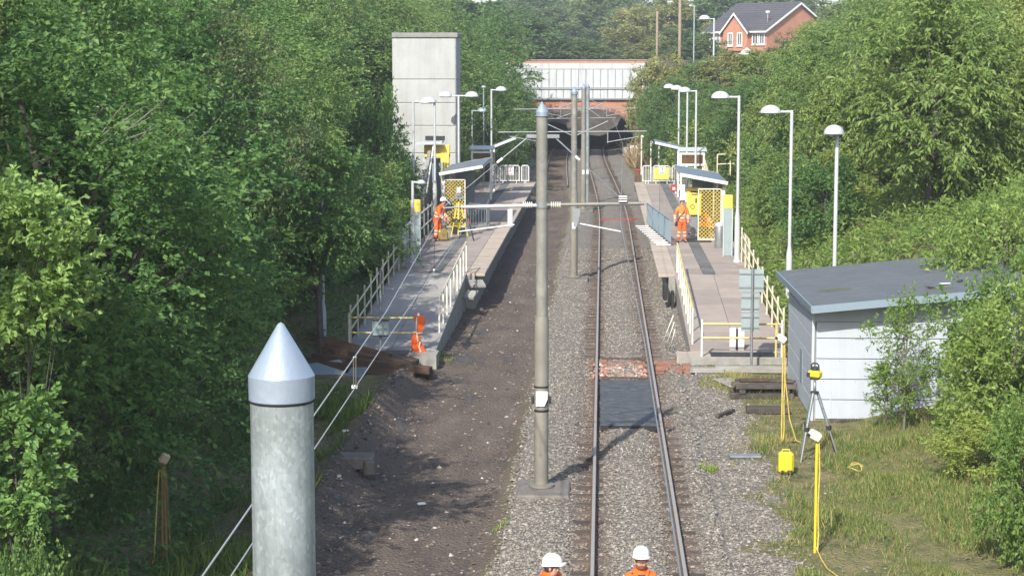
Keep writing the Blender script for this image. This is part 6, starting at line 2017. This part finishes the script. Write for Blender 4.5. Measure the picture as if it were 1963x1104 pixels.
person('worker sitting in the right shelter in orange, leaning forward with legs stretched out', (4.42, 76.5, PZ - .03), R(-90),
       dict(pelvis=(0, .0, .58), belly=(0, -.06, .72), chest=(0, -.19, .88), neckb=(0, -.30, 1.0), neck=(0, -.35, 1.05), jaw=(0, -.40, 1.07), skull=(0, -.42, 1.15), crown=(0, -.40, 1.22),
            shL=(.17, -.26, .97), shR=(-.17, -.26, .97), elL=(.22, -.36, .72), elR=(-.22, -.38, .73), wrL=(.14, -.55, .64), wrR=(-.14, -.57, .64),
            hipL=(.10, -.05, .54), hipR=(-.10, -.05, .54), knL=(.13, -.48, .60), knR=(-.14, -.45, .55), anL=(.14, -.78, .22), anR=(-.15, -.66, .16), toL=(.15, -.95, .20), toR=(-.16, -.84, .10)), jacket='orange', look=(0, -1, -.5))
person('worker standing on the left platform in orange, bent over towards the tripod', (at(838, 462, z=PZ).x, at(838, 462, z=PZ).y, PZ), R(70),
       dict(belly=(0, -.03, 1.08), chest=(0, -.12, 1.26), neckb=(0, -.20, 1.41), neck=(0, -.24, 1.47), jaw=(0, -.30, 1.52), skull=(0, -.29, 1.60), crown=(0, -.27, 1.67),
            shL=(.17, -.16, 1.36), shR=(-.17, -.16, 1.36), elL=(.23, -.22, 1.08), elR=(-.23, -.20, 1.08), wrL=(.16, -.40, .92), wrR=(-.16, -.38, .90), knL=(.13, -.06, .48), anL=(.14, .10, .09), toL=(.15, -.06, .045)), scale=0.99, look=(0, -1, -.5))

# ------------------------------------------------------------------ site gear right of the line
t = tripod('aluminium tripod carrying a yellow laser level, in front of the shed', 4.38, 38.3, float(hgt(4.38, 38.3)) - .02, 1.38, 0.52, 'galv', 'yellow', rz=-0.6, thick=0.026)
MB().lathe([(.03, 1.38), (.03, 1.62)], n=10).build('column', M['steel'], t)
MB().box((0, 0, 1.68), (.16, .16, .05), bev=.01).build('collar', M['dark'], t)
MB().box((0, 0, 1.77), (.27, .2, .15), bev=.035).build('level_body', M['siteyellow'], t)
MB().lathe([(.06, 1.84), (.06, 1.92), (.04, 1.93)], n=12).build('rotor', M['glass'], t)
MB().path([(-.09, 0, 1.83), (-.08, 0, 1.96), (-.05, 0, 1.99), (.05, 0, 1.99), (.08, 0, 1.96), (.09, 0, 1.83)], .018, 6).build('handle', M['dark'], t)
MB().box((-.10, -.02, 1.76), (.08, .18, .10), bev=.01).build('battery', M['dark'], t)
def stake(label, px, pyt, pyb, mt, cloth='paleyellow', zg=-0.08, thick=.019, box_=True):
    b = at(px, pyb, z=zg); tp = at(px, pyt, Y=b.y)
    t = empty('survey_stake', (b.x, b.y, zg), 0, label, 'stake', 'stakes with small monitors and yellow cable')
    h = tp.z - zg
    stick('stake', (0, 0, -.2), (0, 0, h), thick, M[mt], t)
    MB().path([(.03, -.03, h * .97), (.05, -.04, h * .7), (.035, -.03, h * .4), (.05, -.03, h * .15), (.03, -.1, .02)], .014, 6).build('cable', M['cable'], t)
    if box_:
        MB().box((0, 0, 0), (.20, .15, .14), bev=.02).build('monitor', M[cloth], t, (-.04, -.04, h + .04), (.3, .5, .3))
        MB().box((0, 0, 0), (.08, .05, .05)).build('monitor_lens', M['dark'], t, (-.14, -.10, h + .05), (.3, .5, .3))
    return t
t = stake('tall yellow stake with a small box on top, beside the stacked timbers', 1498, 652, 846, 'cable')
MB().path([(.03, -.03, 1.55), (.10, -.03, 1.0), (.16, -.04, .5), (.30, -.1, .05), (.42, -.3, .02)], .013, 6).build('loose_cable', M['cable'], t)
MB().box((.12, 0, .03), (.36, .12, .06), bev=.01).box((.1, 0, .1), (.05, .06, .12)).build('orange_foot', M['stake'], t)
t = stake('yellow cable wrapped stake nearest the camera, a pale box tilted at its top', 1562, 838, 1058, 'siteyellow', thick=.025)
MB().path([(.0, -.06, .12), (.03, -.25, .06), (.05, -.6, .02), (.08, -1.1, .02), (.3, -2.0, .02)], .012, 6).build('loose_cable', M['cable'], t)
b = at(1506, 906, z=-.08)
t = empty('battery_case', (b.x, b.y, -.08), 0.05, 'bright yellow plastic case standing in the grass before the tripod', 'case')
MB().box((0, 0, .215), (.30, .22, .42), bev=.045).build('shell', M['siteyellow'], t)
MB().box((0, -.112, .22), (.18, .01, .26), bev=.004).build('lid_panel', M['siteyellow'], t)
MB().path([(-.08, 0, .42), (-.07, 0, .47), (.07, 0, .47), (.08, 0, .42)], .014, 6).build('handle', M['siteyellow'], t)
for x in (-.08, .04, .09):
    MB().box((x, -.118, .05), (.05, .012, .05)).build('latch', M['dark'], t)
ctr = at(1640, 902, z=.10)
pts = [ctr + Vector((.16 * math.cos(a) * (1 - a / 30), .30 * math.sin(a) + .02 * a, .05 + .03 * math.sin(2 * a))) for a in np.linspace(.3, 8.2, 28)]
tag(MB().path([p - pts[0] for p in pts], .011, 6).build('cable', M['cable'], None, pts[0]), 'coil of yellow cable half buried in the grass right of the tripod', 'cable')

# stacked timbers beside the shed
GP = 'timbers stacked before the right ramp'
stack = [((1412, 722), (1528, 722), .0, 'long lowest timber at the back of the dark stack'), ((1420, 746), (1530, 748), .0, 'long lowest timber at the front of the dark stack')]
base = Vector((3.95, 45.6, -0.10))
items = [(( -.05, -.35, .06), (1.55, .2, .12), .03, 'lowest front timber of the dark stack by the shed'),
         ((-.02, .40, .06), (1.55, .2, .12), -.03, 'lowest back timber of the dark stack by the shed'),
         ((-.55, 0.0, .17), (.16, 1.0, .10), .05, 'left cross timber in the middle of the dark stack'),
         ((.55, .05, .17), (.16, 1.0, .10), -.04, 'right cross timber in the middle of the dark stack'),
         ((.05, -.30, .28), (1.45, .22, .10), .04, 'upper front timber of the dark stack by the shed'),
         ((.0, .10, .275), (1.5, .2, .09), -.02, 'upper middle timber of the dark stack by the shed'),
         ((.06, .45, .28), (1.4, .2, .10), .02, 'upper back timber of the dark stack by the shed'),
         ((-.18, .2, .36), (.75, .24, .06), .12, 'short pale brown board on top of the dark stack'),
         ((.5, .1, .35), (.6, .22, .05), -.25, 'short dark board on top of the dark stack, toward the shed')]
for c, s, a, lb in items:
    tag(MB().box((0, 0, 0), s, a, bev=.012).build('timber', M['timber' if 'pale' in lb else 'darktimber'], None, base + Vector(c)), lb, 'timber', GP)
for px, py, s, a, mt, lb, zg in (
        (1400, 733, (.5, 1.2, .04), .3, 'conc2', 'flat grey plank lying left of the dark timber stack', 0.0),
        (1472, 789, (1.0, .35, .14), .02, 'darktimber', 'short dark sleeper lying flat in front of the stack', -.05),
        (1428, 874, (.66, .28, .05), .05, 'steel', 'low grey metal plate with a burnt edge in the grass', -.06),
        (1390, 793, (.10, .9, .08), -.5, 'darktimber', 'thin dark stick lying in the grey stones', -.06),
        (1440, 712, (1.9, .3, .16), .0, 'conc2', 'long grey stone kerb below the right ramp landing', -.06),
        (1355, 712, (.9, .3, .12), .0, 'conc2', 'short grey stone slab left of the long kerb', -.06),
        (1210, 760, (.0, .0, .0), 0, 'steel', '', 0)):
    if not lb: continue
    p = at(px, py, z=zg)
    tag(MB().box((0, 0, s[2] / 2), s, a, bev=.012).build('slab' if 'stone' in lb else 'plank' if 'plank' in lb or 'sleeper' in lb or 'stick' in lb else 'plate', M[mt], None, (p.x, p.y, zg - .02)), lb, 'slab' if 'stone' in lb else 'plank' if mt != 'steel' else 'plate')
for k in range(3):
    tag(MB().tube((0, 0, 0), (.15 + .1 * k, -.5 + .1 * k, .75 + .12 * k), .014, n=6).build('stick', M['paleyellow'], None, (1.9 - .1 * k, 52.6 + .5 * k, -.15)),
        ('short pale stick leaning on the ramp wall, nearest', 'middle pale stick leaning on the ramp wall', 'longest pale stick leaning on the ramp wall')[k], 'stick', 'sticks leaning on the right ramp wall')

# ------------------------------------------------------------------ left side: timbers, block, stake
GT = 'long timbers heaped at the foot of the left ramp'
beams = [((592, 650), (748, 690), 50.0, 49.4, 'uppermost brown timber of the heap, its far end against the lamp post'),
         ((610, 672), (792, 708), 49.7, 49.0, 'second brown timber from the top of the heap'),
         ((640, 668), (800, 702), 50.1, 49.6, 'brown timber behind the second one in the heap'),
         ((600, 690), (826, 716), 49.2, 48.5, 'longest rusty timber along the front of the heap'),
         ((590, 700), (795, 727), 48.9, 48.3, 'lowest front timber of the heap, red brown'),
         ((655, 700), (830, 722), 49.0, 48.9, 'short timber wedged low at the right end of the heap'),
         ((620, 660), (770, 697), 49.9, 49.5, 'narrow timber lying under the uppermost one'),
         ((598, 736), (688, 752), 47.6, 47.3, 'thin pale edged batten in front of the heap')]
for (a, b, ya, yb, lb) in beams:
    A, Bp = at(*a, Y=ya), at(*b, Y=yb)
    d = Bp - A
    th_ = (.05, .05) if 'batten' in lb else (.28, .20) if 'narrow' not in lb else (.14, .1)
    o = MB().box((0, 0, 0), (d.length, th_[0], th_[1]), bev=.012).build('timber', M['timber'], None, (A + Bp) / 2 + Vector((0, 0, .08)), (random.uniform(-.3, .3), -math.atan2(d.z, math.hypot(d.x, d.y)), math.atan2(d.y, d.x)))
    tag(o, lb, 'timber', GT)
for px, py, Y, s, a, lb in ((628, 722, 48.3, (1.0, 1.2, .04), .35, 'large grey board lying left in front of the timber heap'), (672, 728, 48.0, (.5, 1.0, .05), -.5, 'smaller grey board propped against the timber heap')):
    p = at(px, py, Y=Y)
    tag(MB().box((0, 0, 0), s, 0, bev=.01).build('board', M['bluegrey'], None, p, (.55, -.1, a)), lb, 'board')
p = at(672, 890, z=-.02)
t = empty('concrete_block', (p.x, p.y, -.1), .05, 'grey broken concrete block at the edge of the excavated bed', 'block')
MB().box((0, 0, .15), (.95, .55, .26), bev=.03).build('block', M['plinth'], t)
MB().box((.40, -.32, .08), (.22, .18, .3), .3, bev=.03).build('broken_corner', M['plinth'], t)
b = Vector((-6.95, 29.0, float(hgt(-6.95, 29.0))))
t = empty('survey_stake', b, 0, 'brown stake in the shade at the left, pale prism on top, yellow cord', 'stake', 'stakes with small monitors and yellow cable')
h = at(278, 888, Y=29).z - b.z
for s in (-.035, .035):
    stick('stake', (s, 0, -.2), (s * .4, 0, h), .026, M['stake'], t)
MB().box((0, 0, 0), (.15, .10, .18), bev=.03).build('prism', mat('pale plastic', (.62, .50, .36), .6), t, (.03, -.02, h + .09), (.2, .5, .4))
MB().box((0, 0, 0), (.10, .10, .08), bev=.02).build('bracket', M['stake'], t, (-.02, 0, h + .01))
MB().path([(-.06, -.03, h * .95), (-.10, -.05, h * .6), (-.16, -.06, .1), (-.2, -.1, 0.0)], .012, 6).build('cord', M['cable'], t)
MB().path([(.05, -.03, h * .9), (.09, -.05, h * .4), (.12, -.06, .0)], .010, 6).build('cord', M['stake'], t)
MB().box((0, 0, .03), (.5, .16, .06), bev=.01).build('foot', M['stake'], t)
pts = []
for px, py in ((300, 1090), (316, 1072), (335, 1060), (368, 1058), (395, 1050), (420, 1040)):
    q = at(px, py, z=0.05); q.z = float(hgt(q.x, q.y)) + .10; pts.append(q)
tag(MB().path([p - pts[0] for p in pts], .012, 6).build('cable', M['cable'], None, pts[0]), 'yellow cable trailing over the weeds right of the brown stake', 'cable')

# scraps: a few pale stones and litter lying on the bed
for k, (px, py, mt, lb) in enumerate(((462, 0, '', ''), (645, 757, 'white', 'small pinkish scrap on the weeds below the timber heap'), (662, 835, 'paleyellow', 'pale scrap of paper in the weeds beside the excavated bed'), (808, 942, 'white', 'white pebble alone on the dark bed in the lower middle'), (655, 1025 - 180, 'paleyellow', ''))):
    if not lb: continue
    p = at(px, py, z=0.0); z = float(hgt(p.x, p.y))
    tag(MB().box((0, 0, .03), (.16, .10, .05), .4, bev=.02).build('scrap', M[mt], None, (p.x, p.y, z + .02)), lb, 'scrap')

# ------------------------------------------------------------------ the air between
hz_m = bpy.data.materials.new('haze air')
hz_m.use_nodes = True
hz_m.node_tree.nodes.clear()
_o = hz_m.node_tree.nodes.new('ShaderNodeOutputMaterial')
_v = hz_m.node_tree.nodes.new('ShaderNodeVolumePrincipled')
_v.inputs['Color'].default_value = (0.86, 0.93, 1.0, 1)
_v.inputs['Density'].default_value = 0.00045
_v.inputs['Anisotropy'].default_value = 0.1
hz_m.node_tree.links.new(_v.outputs[0], _o.inputs['Volume'])
hb_ = MB().box((0, 665, 24), (1230, 1520, 56)).build('haze', hz_m)
tag(hb_, 'thin pale summer haze filling the air of the cutting', kind='stuff')

# pale bare branches among the leaves, upper left
bpy.context.view_layer.update()
dg = bpy.context.evaluated_depsgraph_get()
hb_.hide_viewport = True
for px, py, n_, lb in ((235, 245, 7, 'pale bare branches slanting among the dark leaves at the upper left'), (360, 255, 5, 'few pale bare branches right of the larger bare ones in the left wood')):
    d = (at(px, py, Y=30) - Vector((0, 0, CAM_Z))).normalized()
    ok, loc, *_r = SC.ray_cast(bpy.context.view_layer.depsgraph, Vector((0, 0, CAM_Z)) + d * 12, d)
    if not ok: loc = at(px, py, Y=30)
    loc = loc + d * 0.10
    t = empty('dead_tree', loc, 0, lb, 'branches', 'bare branches in the left wood')
    for k in range(n_):
        a = Vector((random.uniform(-.35, .1), random.uniform(-.1, .3), random.uniform(-.35, .05)))
        b = a + Vector((random.uniform(.3, .6), random.uniform(.0, .3), random.uniform(.2, .45)))
        m_ = (a + b) / 2 + Vector((0, -.05, random.uniform(-.06, .02)))
        MB().path([a, m_, b], [.010, .008, .004], 5).build('branch', M['barkpale'], t)
hb_.hide_viewport = False
